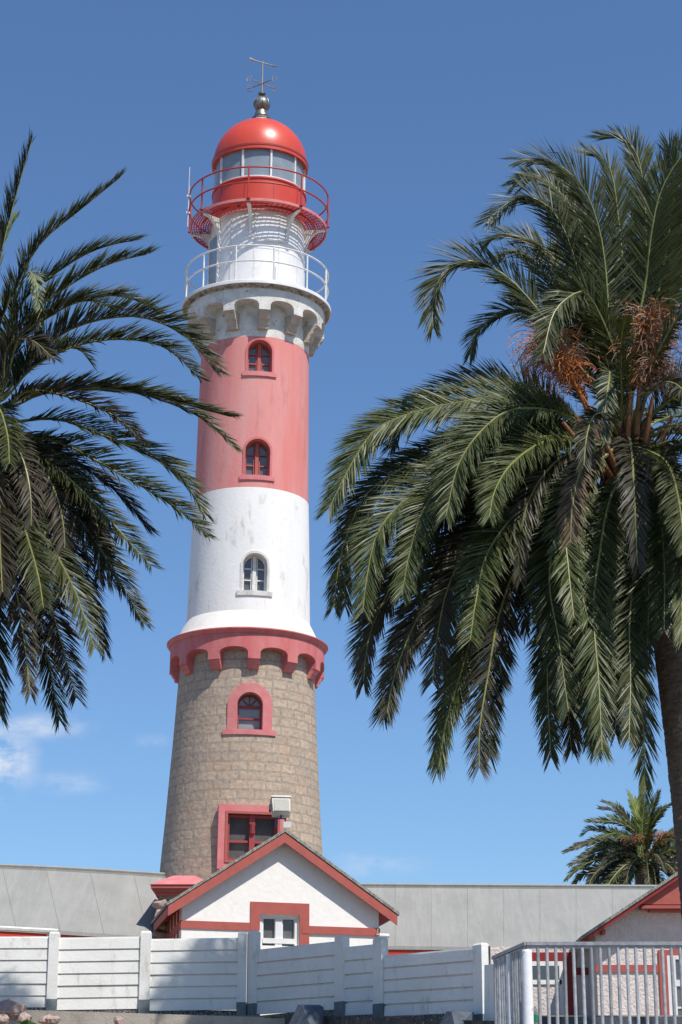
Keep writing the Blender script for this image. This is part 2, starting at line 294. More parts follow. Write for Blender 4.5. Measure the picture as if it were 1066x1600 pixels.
M['console'] = pmat('shade_toned_console_stone', (.50, .43, .36), (.40, .33, .27), 5, .9, .6, 18, dirt=(.6, .57, .52), dscale=6, dlo=.55, dhi=.7)  # darker warm base carries the shade under the corbel ring in its colour
def corbel_ring(name, mat, R_out, r_in, z_top, z_at, z_as, z_pier, z_bot, phase, brmat, pierw=.30, cornice=None, cmat=None, rbot=None):
    mb = MB(); n = 12; cols = []
    for k in range(n):
        c = phase+2*PI*k/n; hp = 2*PI/n*pierw/2; ha = (2*PI/n-2*hp)/2
        cols += [(c-hp, z_pier), (c, z_pier), (c+hp, z_pier)]
        for j in range(17):
            uu = -1+2*j/16; cols.append((c+hp+ha+uu*ha, z_as+(z_at-z_as)*math.sqrt(max(0, 1-uu*uu))))
    K = len(cols); vs = []
    for th, zb in cols:
        for rr, z in ((R_out, z_top), (R_out, zb), (r_in, zb), (r_in, z_top)): vs.append((rr*math.sin(th), -rr*math.cos(th), z))
    fs = []
    for i in range(K):
        j = (i+1) % K; dup = abs(cols[i][0]-cols[j][0]) < 1e-6 or abs(abs(cols[i][0]-cols[j][0])-2*PI) < 1e-6
        if not dup: fs += [(i*4, j*4, j*4+1, i*4+1), (i*4+3, i*4, j*4, j*4+3)]
        fs.append((i*4+1, j*4+1, j*4+2, i*4+2))
    mb.add(vs, fs); ob = mb.build(name, mat, tl, True, 30)
    wd = 2*PI/n*pierw*R_out*.92; H = z_pier-z_bot
    for k in range(n):
        th = phase+2*PI*k/n; o, T, Nn = fr(th, 0); rb = rbot; b = MB()
        zt = z_pier+.04; Ro = R_out-.012
        dd_ = Ro-rb; prof = [(r_in-.25, zt), (Ro-.02, zt), (Ro-.02, z_pier-.04*H), (Ro-.10*dd_, z_pier-.10*H), (Ro-.32*dd_, z_pier-.16*H), (Ro-.45*dd_, z_pier-.30*H), (Ro-.50*dd_, z_pier-.44*H), (Ro-.78*dd_, z_pier-.56*H), (Ro-.86*dd_, z_pier-.80*H), (rb, z_pier-.9*H), (rb, z_bot), (r_in-.25, z_bot)]
        b.extr(prof, o, Nn, ZUP, T, -wd/2, wd/2); b.build('bracket', brmat, ob, True, 30)
    if cornice:
        c = MB(); c.lathe(cornice, closed=True); c.build('cornice', cmat or mat, tl, True, 30)
    return ob
# lower corbels
Ro = Fr(1005, 120.5)[0]; ri = interp(st, Fr(1030, 105)[1])-.05
zt = zcor_b[1]
Rc = zcor_t[0]
corb = [(ri, zt-.01), (Ro+.02, zt-.01), (Ro+.05, zt+.02), (Rc-.03, zt+.06), (Rc, zt+.10), (Rc, zcor_t[1]-.03), (Rc-.05, zcor_t[1]), (ri, zcor_t[1]+.02)]
corbel_ring('lower_corbel_table', M['corbelpink'], Ro, ri, zt, zf(1009, Ro), zf(1017, Ro), zf(1028, Ro), zf(1043, Ro-.1), TH0+R(5), M['corbelpink'], cornice=corb, rbot=ri+.16)
# upper corbels
Ro = Fr(460, 107)[0]; ri = interp(upper, Fr(500, 84)[1])-.05; Rs, zs = Fr(435.5, 117); zsb = Fr(441, 117)[1]; zu = zf(449.5, Ro)
slab = [(ri, zu), (Ro+.01, zu), (Ro+.04, zu+.05), (Rs-.10, zsb-.05), (Rs-.05, zsb-.03), (Rs-.04, zsb), (ri, zsb)]
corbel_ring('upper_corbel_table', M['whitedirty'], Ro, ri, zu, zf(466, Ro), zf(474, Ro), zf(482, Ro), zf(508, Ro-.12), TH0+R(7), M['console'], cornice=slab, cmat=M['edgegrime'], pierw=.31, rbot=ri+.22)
c = MB(); c.lathe([(.2, zsb+.003), (Rs, zsb+.003), (Rs, zs-.02), (Rs-.02, zs), (.2, zs+.02)], closed=True); c.build('balcony_slab', M['drum'], tl, True, 30)
# balcony railing
def railing(name, mat, rad, zbase, zrails, npost, phase, r, zfoot, toe=None):
    mb = MB()
    for z in zrails: mb.ring(rad, z, r)
    if toe: mb.ring(rad, toe, r*.9)
    ob = mb.build(name, mat, tl, True, 60)
    for k in range(npost):
        th = phase+2*PI*k/npost; o, T, Nn = fr(th, rad); p = MB(); p.tube([o+ZUP*zfoot, o+ZUP*(zrails[0])], r*1.05, 8); p.box(o+ZUP*(zfoot+.01), (.12, .12, .02), (T, Nn, ZUP)); p.build('post', mat, ob, True, 60)
    return ob
rr = Fr(400, 111.5)[0]
railing('balcony_railing', M['whitemetal'], rr, zs, [zf(383, rr), zf(407, rr)], 12, TH0+R(13), .028, zs)
# lantern room base drum
Rd = 73.4/FPX*zdep(pt(395, 400, TY).z); Rg, zg = Fr(310, 107)
d = MB(); d.lathe([(Rd+.03, zs), (Rd+.03, zs+.06), (Rd, zs+.08), (Rd, zg+.01)]); do = d.build('service_drum', M['drum'], tl, True, 40)
d = MB()
for k in range(12):
    o, T, Nn = fr(TH0+R(-4+30*k), Rd); d.box(o+ZUP*((zs+zg)/2+.03), (.05, .02, zg-zs-.1), (T, Nn, ZUP))
d.ring(Rd, zs+(zg-zs)*.52, .012); d.build('seam_strip', M['whitemetal'], do, True)
o, T, Nn = fr(TH0+R(-66), Rd); dd = MB(); dd.box(o+ZUP*(zs+1.25)-Nn*.04, (.62, .14, 1.9), (T, Nn, ZUP)); dr = dd.build('door', M['panegrey'], do, True)
dd = MB()
for s_ in (-1, 1): dd.box(o+T*(.35*s_)+ZUP*(zs+1.25)-Nn*.01, (.06, .12, 2.02), (T, Nn, ZUP))
dd.box(o+ZUP*(zs+2.23)-Nn*.01, (.64, .12, .06), (T, Nn, ZUP)); dd.build('door_frame', M['whitemetal'], dr, True)
# red gallery with open grating
gal = MB(); gal.lathe([(Rg-.03, zg-.07), (Rg, zg-.07), (Rg, zg+.02), (Rg-.03, zg+.02)], closed=True); gal.lathe([(Rd+.01, zg-.06), (Rd+.06, zg-.06), (Rd+.06, zg), (Rd+.01, zg)], closed=True)
go = gal.build('gallery_rim', M['surround'], tl, True, 30)
gr = MB(); q = Rd+.10
while q < Rg-.05: gr.lathe([(q, zg-.035), (q+.036, zg-.035), (q+.036, zg-.015), (q, zg-.015)], 96, True); q += .076
for k in range(72):
    o, T, Nn = fr(2*PI*k/72, (Rd+Rg)/2); gr.box(o+ZUP*(zg-.028), (.012, Rg-Rd-.08, .03), (T, Nn, ZUP))
gr.build('floor_grating', M['redmetal'], go, True)
sup = MB(); 
for q in (Rd+(Rg-Rd)*.5, ): sup.lathe([(q-.02, zg-.1), (q+.02, zg-.1), (q+.02, zg-.046), (q-.02, zg-.046)], 96, True)
sup.build('support_hoop', M['redmetal'], go, True)
for k in range(8):
    o, T, Nn = fr(TH0+R(-8.7+45*k), 0); b = MB(); W = Rg-.04-Rd; Hh = .88; out = []
    for j in range(9):
        a = PI/2*j/8; out.append((Rg-.04-W*.93*math.sin(a)**.9, zg-.12-Hh*(1-math.cos(a))**1.1))
    poly = [(Rd-.02, zg-.10), (Rg-.04, zg-.10)]+out+[(Rd-.02, zg-.12-Hh)]
    b.extr(poly, o, Nn, ZUP, T, -.015, .015)
    for (a, c0), (e, f) in zip(out, out[1:]):
        b.add([o+Nn*a+ZUP*c0+T*-.06, o+Nn*a+ZUP*c0+T*.06, o+Nn*e+ZUP*f+T*.06, o+Nn*e+ZUP*f+T*-.06], [(0, 1, 2, 3)])
        b.add([o+Nn*a+ZUP*(c0-.02)+T*-.06, o+Nn*a+ZUP*(c0-.02)+T*.06, o+Nn*e+ZUP*(f-.02)+T*.06, o+Nn*e+ZUP*(f-.02)+T*-.06], [(0, 1, 2, 3)])
    for j in (1, 3, 5, 7): b.box(o+Nn*out[j][0]+ZUP*(out[j][1]-.03)+T*.045, (.03, .03, .03), (T, Nn, ZUP))
    b.build('gallery_bracket', M['whitemetal'], go, True)
cb = MB(); cb.tube([fr(TH0+R(-8+46*k/12), Rd+.06)[0]+ZUP*(zg-.98-.12*math.sin(PI*k/12)) for k in range(13)], .022, 6)
cb.tube([fr(TH0+R(22), Rd+.02)[0]+ZUP*(zs+.15), fr(TH0+R(22), Rd+.02)[0]+ZUP*(zs+.9)], .012, 6); cb.build('conduit', M['whitemetal'], do, True, 60)
rr = Fr(280, 108.5)[0]
ro_ = railing('gallery_railing', M['redmetal'], rr, zg, [zf(260.5, rr), zf(284.5, rr)], 8, TH0+R(-8.7), .027, zg-.02)
o, T, Nn = fr(TH0+R(-84), rr+.04); a = MB(); a.tube([o+ZUP*(zg-.1), o+ZUP*(zg+1.4)], .02, 6); a.tube([o+ZUP*(zg+1.4), o+ZUP*(zg+2.05)], .013, 6)
a.box(o+ZUP*(zg+.4), (.08, .12, .06), (T, Nn, ZUP)); a.box(o+ZUP*(zg+1.0), (.08, .12, .06), (T, Nn, ZUP)); a.build('antenna', M['whitemetal'], tl, True, 60)
# lantern
Rl = Fr(290, 72.5)[0]; zsill = zf(275.5, Rl); zhead = zf(233.5, Rl-.05); Rg2 = Rl-.07
l_ = MB(); l_.lathe([(Rl, zg+.0), (Rl, zsill-.05), (Rl+.035, zsill-.05), (Rl+.035, zsill), (Rl-.12, zsill+.03)]); lo = l_.build('lantern_base', M['gloss'], tl, True, 30)
s_ = MB()
for k in range(10):
    o, T, Nn = fr(TH0+R(-22+36*k+4), Rl); s_.box(o+ZUP*((zg+zsill)/2), (.035, .016, zsill-zg-.12), (T, Nn, ZUP))
s_.build('seam_strip', M['redmetal'], lo, True)
gl = MB(); gl.lathe([(Rg2, zsill+.02), (Rg2, zhead+.1), (Rg2-.012, zhead+.1), (Rg2-.012, zsill+.02)], 128, True); gl.build('lantern_glass', M['lantern'], tl, True, 30)
lens = MB(); lens.lathe([(.25, zsill-.1), (.5, zsill+.1), (.62, zsill+.45), (.6, zsill+.8), (.35, zsill+1.15), (.2, zhead+.2)], 32); lens.build('lamp_lens', M['panegrey'], tl, True, 30)
for k in range(10):
    o, T, Nn = fr(TH0+R(-22+36*k), Rg2); b = MB(); b.box(o+ZUP*((zsill+zhead)/2+.03)+Nn*.01, (.06, .09, zhead-zsill+.12), (T, Nn, ZUP)); b.build('mullion', M['whitemetal'], tl, True)
b = MB(); b.lathe([(Rg2-.05, zsill+.0), (Rg2+.045, zsill+.0), (Rg2+.045, zsill+.07), (Rg2-.05, zsill+.07)], 128, True); b.build('sill_ring', M['whitemetal'], tl, True, 30)
Rb = Fr(226, 74.7)[0]; zb1 = zf(232.5, Rb); zb2 = zf(224, Rb)
Rm = Rb-.035; prof = [(Rg2-.25, zhead+.08), (Rb, zhead+.02), (Rb, zb2-.03), (Rb+.02, zb2-.02), (Rb+.02, zb2), (Rb-.02, zb2+.025), (Rm, zb2+.02)]
prof += [(Rm*math.cos(PI/2*k/24), zb2+.02+Rm*1.015*math.sin(PI/2*k/24)) for k in range(1, 24)]+[(.06, zb2+.02+Rm*1.015)]
dm = MB(); dm.lathe(prof, 128); dmo = dm.build('dome', M['gloss'], tl, True, 28)
b = MB(); b.ring(Rb+.005, zb2+.012, .018); b.build('dome_joint', M['dark'], dmo, True, 60)
zt = zb2+Rm*1.015
f = MB(); f.lathe([(.36, zt-.06), (.36, zt+.06), (.30, zt+.10), (.22, zt+.12)], 32); f.build('finial_collar', M['whitemetal'], tl, True, 30)
zball = pt(411, 163, TY).z-TER; rbll = 12.8/FPX*zdep(33)
f = MB(); k0 = zt+.10; prof = [(.33, k0), (.33, k0+.07), (.22, k0+.10), (.25, k0+.16)]
zb0 = zball-rbll*.92
prof += [(.19, zb0-.02)]+[(rbll*math.cos(a), zball+rbll*math.sin(a)) for a in [R(x) for x in range(-60, 76, 12)]]+[(.06, zball+rbll+.02), (.05, zball+rbll+.05), (.13, zball+rbll+.09), (.13, zball+rbll+.13), (.04, zball+rbll+.17), (.03, zball+rbll+.3)]
f.lathe(prof, 24)
for k in range(8):
    a = 2*PI*k/8+.2; f.tube([((rbll+.004)*math.cos(t)*math.sin(a), -(rbll+.004)*math.cos(t)*math.cos(a), zball+(rbll+.004)*math.sin(t)) for t in [R(x) for x in range(-60, 80, 10)]], .014, 5)
f.build('finial', M['zinc'], tl, True, 30)
# weather vane
zc = pt(412, 130.6, TY).z-TER; zv = pt(413, 98, TY).z-TER; v = MB(); v.tube([(0, 0, zball+rbll+.2), (0, 0, zv+.05)], [.035, .022], 8)
vo = v.build('weather_vane', M['iron'], tl, True, 60)
def glyph(ch, c, T, Z, h, r=.017):
    S = {'N': [[(-.4, 0), (-.4, 1), (.4, 0), (.4, 1)]], 'S': [[(.4, .85), (.2, 1), (-.2, 1), (-.4, .8), (-.3, .58), (.3, .42), (.4, .2), (.2, 0), (-.2, 0), (-.4, .15)]],
         'E': [[(.4, 1), (-.4, 1), (-.4, 0), (.4, 0)], [(-.4, .5), (.3, .5)]], 'W': [[(-.5, 1), (-.25, 0), (0, .8), (.25, 0), (.5, 1)]]}
    m_ = MB()
    for st_ in S[ch]: m_.tube([c+T*(x*h*.8)+Z*((y-.5)*h) for x, y in st_], r, 5)
    m_.build('compass_letter', M['iron'], vo, True)
arm = .42; az = {'N': R(-52), 'S': R(128), 'W': R(52), 'E': R(-128)}
v = MB()
for ch, a in az.items():
    e = Vector((math.sin(a)*arm*1.0, -math.cos(a)*arm*1.0, zc)); v.tube([(0, 0, zc), e], .022, 6); 
    d_ = Vector((math.sin(a), -math.cos(a), 0)); glyph(ch, e+d_*.12, Vector((1, 0, 0)) if ch in 'NE' else Vector((1, 0, 0)), ZUP, .22)
v.build('compass_arm', M['iron'], vo, True)
v = MB(); a = R(118); d_ = Vector((math.sin(a), -math.cos(a), 0)); e0 = Vector((0, 0, zv))-d_*.48; e1 = Vector((0, 0, zv))+d_*.48
v.tube([e0, e1], .02, 6); v.tube([e1-d_*.10, e1+d_*.08], [.05, .003], 6); v.add([e0+ZUP*.08, e0-ZUP*.08, e0+d_*.2-ZUP*.03, e0+d_*.2+ZUP*.03, e0+ZUP*.08+Vector((.01, .01, 0)), e0-ZUP*.08+Vector((.01, .01, 0)), e0+d_*.2-ZUP*.03+Vector((.01, .01, 0)), e0+d_*.2+ZUP*.03+Vector((.01, .01, 0))], [(0, 1, 2, 3), (7, 6, 5, 4), (0, 4, 5, 1), (2, 6, 7, 3), (1, 5, 6, 2), (0, 3, 7, 4)])
v.build('vane_arrow', M['iron'], vo, True, 60)

# tower windows
WTH = TH0+R(5.2)
def window_ring(mb, wd, z0, z1, band, o, T, Nn, d0, d1, arch=True, seg=14, rect_open=False):
    outer = archpoly(wd, z0, z1, seg, band, band if not rect_open else 0) if arch else [(-wd/2-band, z0-band), (wd/2+band, z0-band), (wd/2+band, z1+band), (-wd/2-band, z1+band)]
    inner = archpoly(wd, z0, z1, seg) if arch else [(-wd/2, z0), (wd/2, z0), (wd/2, z1), (-wd/2, z1)]
    n = len(outer); vs = []
    for poly in (outer, inner):
        for dpt in (d0, d1): vs += [o+T*a+ZUP*b+Nn*dpt for a, b in poly]
    fs = []
    for i in range(n):
        j = (i+1) % n
        fs += [(n+i, n+j, 3*n+j, 3*n+i), (i, 2*n+i, 2*n+j, j), (i, j, n+j, n+i), (2*n+i, 3*n+i, 3*n+j, 2*n+j)]
    mb.add(vs, fs)
def curve(mb, o, T, Nn, r, b0=0):
    for i in range(b0, len(mb.v)):
        q = Vector(mb.v[i])-o; s_, d_ = q.dot(T), q.dot(Nn); a = s_/r; c_ = o-Nn*r
        mb.v[i] = tuple(c_+Nn*((r+d_)*math.cos(a))+T*((r+d_)*math.sin(a))+ZUP*q.z)
def tower_window(px_w, y_top, y_bot, prof, framemat, sillmat, surmat, surband, host, sillw, panemat, style, dth=0, recess=.36):
    zmid = zf((y_top+y_bot)/2, 1.9); r = interp(prof, zmid); z0 = zf(y_bot, r-.1); z1 = zf(y_top, r-.1); zmid = (z0+z1)/2
    wd = px_w/FPX*zdep(zmid+TER); th = WTH+dth; o, T, Nn = fr(th, r)
    cut = MB(); poly = archpoly(wd, z0, z1); cut.extr(poly, o, T, ZUP, Nn, -recess-.15, .4); cuts = [cut]
    boolcut(host, cuts)
    d = -recess
    p = MB(); p.extr(archpoly(wd, z0, z1, grow=-.02), o, T, ZUP, Nn, d-.03, d); p.build('window_pane', panemat, host, True)
    f = MB(); window_ring(f, wd-.12, z0+.05, z1-.06, .055, o, T, Nn, d+.002, d+.08)
    H = z1-z0
    if style == 'cas':
        f.box(o+ZUP*zmid+Nn*(d+.06), (.11, .10, H-.05), (T, Nn, ZUP))
        for q in (.34, .64): 
            for s_ in (-1, 1): f.box(o+T*(s_*(wd/4+.01))+ZUP*(z0+H*q)+Nn*(d+.035), (wd/2-.16, .05, .035), (T, Nn, ZUP))
        for s_ in (-1, 1): f.box(o+T*(s_*.085)+ZUP*(z0+H*.48)+Nn*(d+.035), (.03, .055, H*.9), (T, Nn, ZUP))
    else:
        for q in (.34, .66): f.box(o+ZUP*(z0+H*q)+Nn*(d+.04), (wd-.1, .06, .045 if q < .5 else .07), (T, Nn, ZUP))
        for s_ in (-1, 0, 1):
            c = o+ZUP*(z0+H*.68)+Nn*(d+.03); e = c+T*(s_*wd*.26)+ZUP*(H*(.17 if s_ else .26)); f.tube([c, e], .015, 5)
    f.build('window_frame', framemat, host, True, 30)
    if surband:
        s = MB(); rp = .02 if surband < .15 else .05; window_ring(s, wd+.01, z0, z1, surband, o, T, Nn, -.10, rp, rect_open=True); curve(s, o, T, Nn, r); s.build('window_surround', surmat, host, True, 30)
    s = MB(); b0 = (surband or .05); hh = .15; sw = sillw/FPX*zdep(zmid+TER)
    pd = .055 if surband < .15 else .085
    for k in range(10): s.box(o+ZUP*(z0-hh/2)+T*(sw*(k+.5)/10-sw/2)+Nn*(pd/2-.06), (sw/10, pd+.12, hh), (T, Nn, ZUP))
    curve(s, o, T, Nn, r); bm_ = None; s.build('window_sill', sillmat, host, True)
tower_window(37, 532.5, 582, upper, M['trim'], M['surround'], M['corbelpink'], .07, o_r, 52, M['curtain'], 'cas')
tower_window(38, 687, 744, upper, M['trim'], M['surround'], M['corbelpink'], .07, o_r, 53, M['curtain'], 'cas')
tower_window(37, 865, 924, upper, M['whitemetal'], M['whitedirty'], M['whitedirty'], .07, o_w, 54, M['curtain'], 'cas')
tower_window(38, 1082.5, 1141, st, M['framered'], M['surround'], M['surround'], .28, o_st, 80, M['panegrey'], 'sash', R(-2))
# rectangular window low on the stone shaft
zt = zf(1272.5, 2.3); r = interp(st, zt); zb = zf(1345, r); th = WTH+R(1.5); o, T, Nn = fr(th, r); wd = 76/FPX*zdep(8)
cut = MB(); cut.extr([(-wd/2, zb), (wd/2, zb), (wd/2, zt), (-wd/2, zt)], o, T, ZUP, Nn, -.5, .6); boolcut(o_st, [cut])
p = MB(); p.extr([(-wd/2, zb), (wd/2, zb), (wd/2, zt), (-wd/2, zt)], o, T, ZUP, Nn, -.22, -.2); p.build('window_pane', M['curtain'], o_st, True)
f = MB(); window_ring(f, wd-.14, zb+.07, zt-.09, .075, o, T, Nn, -.19, -.05, arch=False)
f.box(o+ZUP*((zb+zt)/2)-Nn*.09, (.16, .16, zt-zb-.02), (T, Nn, ZUP)); f.box(o+ZUP*(zb+(zt-zb)*.42)-Nn*.12, (wd-.1, .08, .07), (T, Nn, ZUP)); f.tube([o+ZUP*(zb+.8)+Nn*-.02, o+ZUP*(zb+1.0)+Nn*.04, o+ZUP*(zt-.3)+Nn*.03], [.09, .075, .1], 8)
f.build('window_frame', M['framered'], o_st, True, 30)
f = MB(); window_ring(f, wd+.02, zb, zt, .26, o, T, Nn, -.15, .09, arch=False); f.build('window_surround', M['surround'], o_st, True)
f = MB(); window_ring(f, wd-.0, zb, zt, .07, o, T, Nn, -.10, .115, arch=False); f.build('surround_moulding', M['trim'], o_st, True)

# ---------------------------------------------------------------- gabled house in front of the tower
YL, YR = 52.0, 53.6
h1 = root('gabled_house', (pt(438, 1450, 52.8).x, 52.8, TER), 'small white gabled house with red trim in front of the stone tower base', 'house')
PL = pt(284, 1437, YL); PR = pt(592, 1450, YR); U = Vector((PR.x-PL.x, PR.y-PL.y, 0)); WL = U.length; U.normalize(); NF = Vector((U.y, -U.x, 0)); BK = Vector((-.17, .985, 0)).normalized()
c0 = Vector((PL.x, PL.y, 0))
zband = (PL.z+PR.z)/2
def onwall(px, py, off=0):   # intersect ray with front wall plane -> (u, z)
    d = ray(px, py); t = (c0-NF*-off*-1).dot(NF)/d.dot(NF); q = d*t; return ((q-c0).dot(U), q.z)
ua, za = onwall(441, 1302); OV = .26
apz = pt(441.4, 1295, 52.8-OV).z
zl = pt(259, 1417, YL-OV).z-.0; zr = pt(618, 1430, YR-OV).z
# roof line slopes defined at the wall plane
ue_l = -.42; ue_r = WL+.42; um = ua
e_l = zl+.12; e_r = zr+.12
def roofz(uu): return apz+(e_l-apz)*(um-uu)/(um-ue_l) if uu < um else apz+(e_r-apz)*(uu-um)/(ue_r-um)
DEP = 5.2
wa = MB(); fl = [(0, TER-.3), (WL, TER-.3), (WL, roofz(WL)-.18), (um, apz-.18), (0, roofz(0)-.18)]
wa.hexa([c0+U*a+ZUP*z for a, z in fl], [c0+U*a+ZUP*z+BK*DEP for a, z in fl])
wo_ = wa.build('wall', M['wall'], h1)
ua0, z1w = onwall(406, 1428); ua1, _ = onwall(468, 1428); zw0 = onwall(437, 1478)[1]
cut = MB(); cut.hexa([c0+U*ua0+ZUP*zw0+NF*.3, c0+U*ua1+ZUP*zw0+NF*.3, c0+U*ua1+ZUP*z1w+NF*.3, c0+U*ua0+ZUP*z1w+NF*.3], [c0+U*ua0+ZUP*zw0-NF*.25, c0+U*ua1+ZUP*zw0-NF*.25, c0+U*ua1+ZUP*z1w-NF*.25, c0+U*ua0+ZUP*z1w-NF*.25])
# cutter must be in the wall's local space
L = h1.location; cut.v = [(x-L.x, y-L.y, z-L.z) for x, y, z in cut.v]; boolcut(wo_, [cut], 20)
AX = (U, NF, ZUP)
def wbox(mb, u0, u1, z0, z1, d0, d1): mb.box(c0+U*((u0+u1)/2)+ZUP*((z0+z1)/2)+NF*((d0+d1)/2), (u1-u0, d1-d0, z1-z0), AX)
b = MB(); wbox(b, ua0, ua1, zw0, z1w, -.24, -.2); b.build('window_pane', M['curtain'], h1)
b = MB(); wc = (ua0+ua1)/2
for a in (ua0+.05, ua1-.05): wbox(b, a-.05, a+.05, zw0, z1w, -.199, -.08)
wbox(b, ua0+.1, ua1-.1, z1w-.1, z1w, -.199, -.08); wbox(b, wc-.09, wc+.09, zw0, z1w-.1, -.199, -.07)
zs1 = onwall(437, 1472)[1]; zs2 = onwall(437, 1466)[1]
wbox(b, ua0+.1, ua1-.1, zs1-.03, zs2, -.19, -.05)
for a in (ua0+.1, wc+.09): wbox(b, a, a+.03, zs2, z1w-.1, -.19, -.1)
b.build('window_frame', M['drum'], h1)
tr = MB(); uo0 = onwall(391, 1428)[0]; uo1 = onwall(483, 1428)[0]; zt1 = onwall(437, 1410.5)[1]
wbox(tr, uo0, ua0, zband-.18, z1w, -.02, .035); wbox(tr, ua1, uo1, zw0-.5, z1w, -.02, .035); wbox(tr, uo0, uo1, z1w, zt1, -.02, .035)
tr.build('window_surround', M['trim'], h1)
zb0, zb1 = zband-.20, zband
tr = MB(); wbox(tr, -.025, uo0-.003, zb0, zb1, -.02, .03); tr.build('trim_band', M['trim'], h1); tr = MB(); wbox(tr, uo1-.2, WL+.02, zb0-.03, zb1-.03, -.02, .045); tr.build('trim_band', M['trim'], h1)
# roof
ro = MB()
for (ua_, ub_) in ((ue_l-.05, um), (um, ue_r+.05)):
    zA, zB = roofz(ua_), roofz(ub_)
    P = [c0+U*ua_+ZUP*(zA-.08)+NF*(OV+.04), c0+U*ub_+ZUP*(zB-.08)+NF*(OV+.04), c0+U*ub_+ZUP*(zB-.08)+BK*(DEP+.3), c0+U*ua_+ZUP*(zA-.08)+BK*(DEP+.3)]
    ro.hexa(P, [p_+ZUP*.085 for p_ in P])
rfo = ro.build('roof', M['shingle'], h1)
bb = MB()
for (ua_, ub_) in ((ue_l, um), (um, ue_r)):
    for (dp0, dp1, zz0_, zz1_) in ((OV-.03, OV+.02, -.10, -.36),):
        zA, zB = roofz(ua_), roofz(ub_); P = [(ua_, zA+zz1_), (ub_, zB+zz1_), (ub_, zB+zz0_), (ua_, zA+zz0_)]
        bb.hexa([c0+U*a+ZUP*z+NF*dp0 for a, z in P], [c0+U*a+ZUP*z+NF*dp1 for a, z in P])
bb.build('bargeboard', M['trim'], rfo)
so_ = MB()
for (ua_, ub_) in ((ue_l+.03, 0), (WL, ue_r-.03), (0.02, um), (um, WL-.02)):
    zA, zB = roofz(ua_)-.10, roofz(ub_)-.10; ins = ua_ >= 0 and ub_ <= WL
    P = [c0+U*ua_+ZUP*zA+NF*(OV-.04), c0+U*ub_+ZUP*zB+NF*(OV-.04)]+([c0+U*ub_+ZUP*zB+NF*.0, c0+U*ua_+ZUP*zA+NF*.0] if ins else [c0+U*ub_+ZUP*zB+BK*(DEP+.2), c0+U*ua_+ZUP*zA+BK*(DEP+.2)])
    so_.hexa([p_-ZUP*.05 for p_ in P], P)
so_.build('soffit', M['darkred'], rfo)
for k in range(8):
    b = MB(); a = c0+BK*(.1+k*.62); zA = roofz(ue_l+.03)-.17; b.hexa([a+U*(ue_l+.04)+ZUP*(zA-.12), a+U*(-.0)+ZUP*(roofz(0)-.34), a+U*0+ZUP*(roofz(0)-.17), a+U*(ue_l+.04)+ZUP*zA], [q_+BK*.08 for q_ in [a+U*(ue_l+.04)+ZUP*(zA-.12), a+U*(-.0)+ZUP*(roofz(0)-.34), a+U*0+ZUP*(roofz(0)-.17), a+U*(ue_l+.04)+ZUP*zA]]); b.build('rafter', M['trim'], rfo)
ef = MB(); a = ue_l; ef.hexa([c0+U*a+ZUP*(roofz(a)-.33)+NF*(OV-.04), c0+U*(a+.03)+ZUP*(roofz(a)-.33)+NF*(OV-.04), c0+U*(a+.03)+ZUP*(roofz(a)-.33)+BK*DEP, c0+U*a+ZUP*(roofz(a)-.33)+BK*DEP], [c0+U*a+ZUP*(roofz(a)-.11)+NF*(OV-.04), c0+U*(a+.03)+ZUP*(roofz(a)-.11)+NF*(OV-.04), c0+U*(a+.03)+ZUP*(roofz(a)-.11)+BK*DEP, c0+U*a+ZUP*(roofz(a)-.11)+BK*DEP]); ef.build('eave_board', M['trim'], rfo)
sw = MB(); 
for (k0_, k1_) in ((.7, .8), (1.6, 1.7), (2.5, 2.6), (3.4, 3.5)): sw.box(c0+BK*((k0_+k1_)/2)-U*.02+ZUP*(zband-.2), (.05, .12, 1.7), (U, BK, ZUP))
sw.box(c0+BK*(DEP/2)-U*.02+ZUP*(zband-.1), (.045, DEP, .2), (U, BK, ZUP)); sw.build('side_trim', M['trim'], h1)
def solo(name, mb, mat, label, cat, group=None, smooth=None):
    o = mb.build(name, mat, None, False, smooth); c = sum((Vector(v.co) for v in o.data.vertices), Vector())/len(o.data.vertices); zmin = min(v.co.z for v in o.data.vertices); c.z = zmin
    o.data.transform(Matrix.Translation(-c)); o.location = c; return tag(o, label, cat, group)
# floodlight on a blue bracket over the roof ridge
fc = pt(439, 1262, 53.6); fl_ = root('floodlight', pt(440, 1294, 53.6), 'boxy cream floodlight on a blue bracket above the white gable peak', 'floodlight')
rot = Matrix.Rotation(R(8), 3, 'Z') @ Matrix.Rotation(R(-24), 3, 'X'); A3 = tuple(rot @ v_ for v_ in (Vector((1, 0, 0)), Vector((0, 1, 0)), Vector((0, 0, 1))))
def taper(mb, c, w0, d0, w1, d1, h, A):
    X, Y_, Z = A; f4 = lambda w_, d_, z: [c+X*(a*w_/2)+Y_*(b_*d_/2)+Z*z for a, b_ in ((-1, -1), (1, -1), (1, 1), (-1, 1))]
    mb.hexa(f4(w0, d0, -h/2), f4(w1, d1, h/2))
b = MB(); taper(b, fc, .46, .30, .50, .34, .42, A3); b.box(fc+A3[2]*.235, (.54, .40, .05), A3); b.build('housing', M['box'], fl_)
b = MB(); b.box(fc-A3[1]*.172-A3[2]*.03, (.40, .012, .36), A3); b.build('lens_panel', M['boxunder'], fl_)
b = MB(); b.box(fc-A3[0]*.29+A3[2]*-.02, (.05, .12, .18), A3); b.build('hinge', M['dark'], fl_)
b = MB(); q = pt(440, 1294, 53.6)
b.tube([pt(432, 1292, 53.6), pt(432, 1279, 53.6), pt(446, 1279, 53.6), pt(446, 1294, 53.6)], .028, 8); b.tube([pt(439, 1279, 53.6), fc-A3[2]*.15], .03, 8); b.build('bracket', M['blue'], fl_)
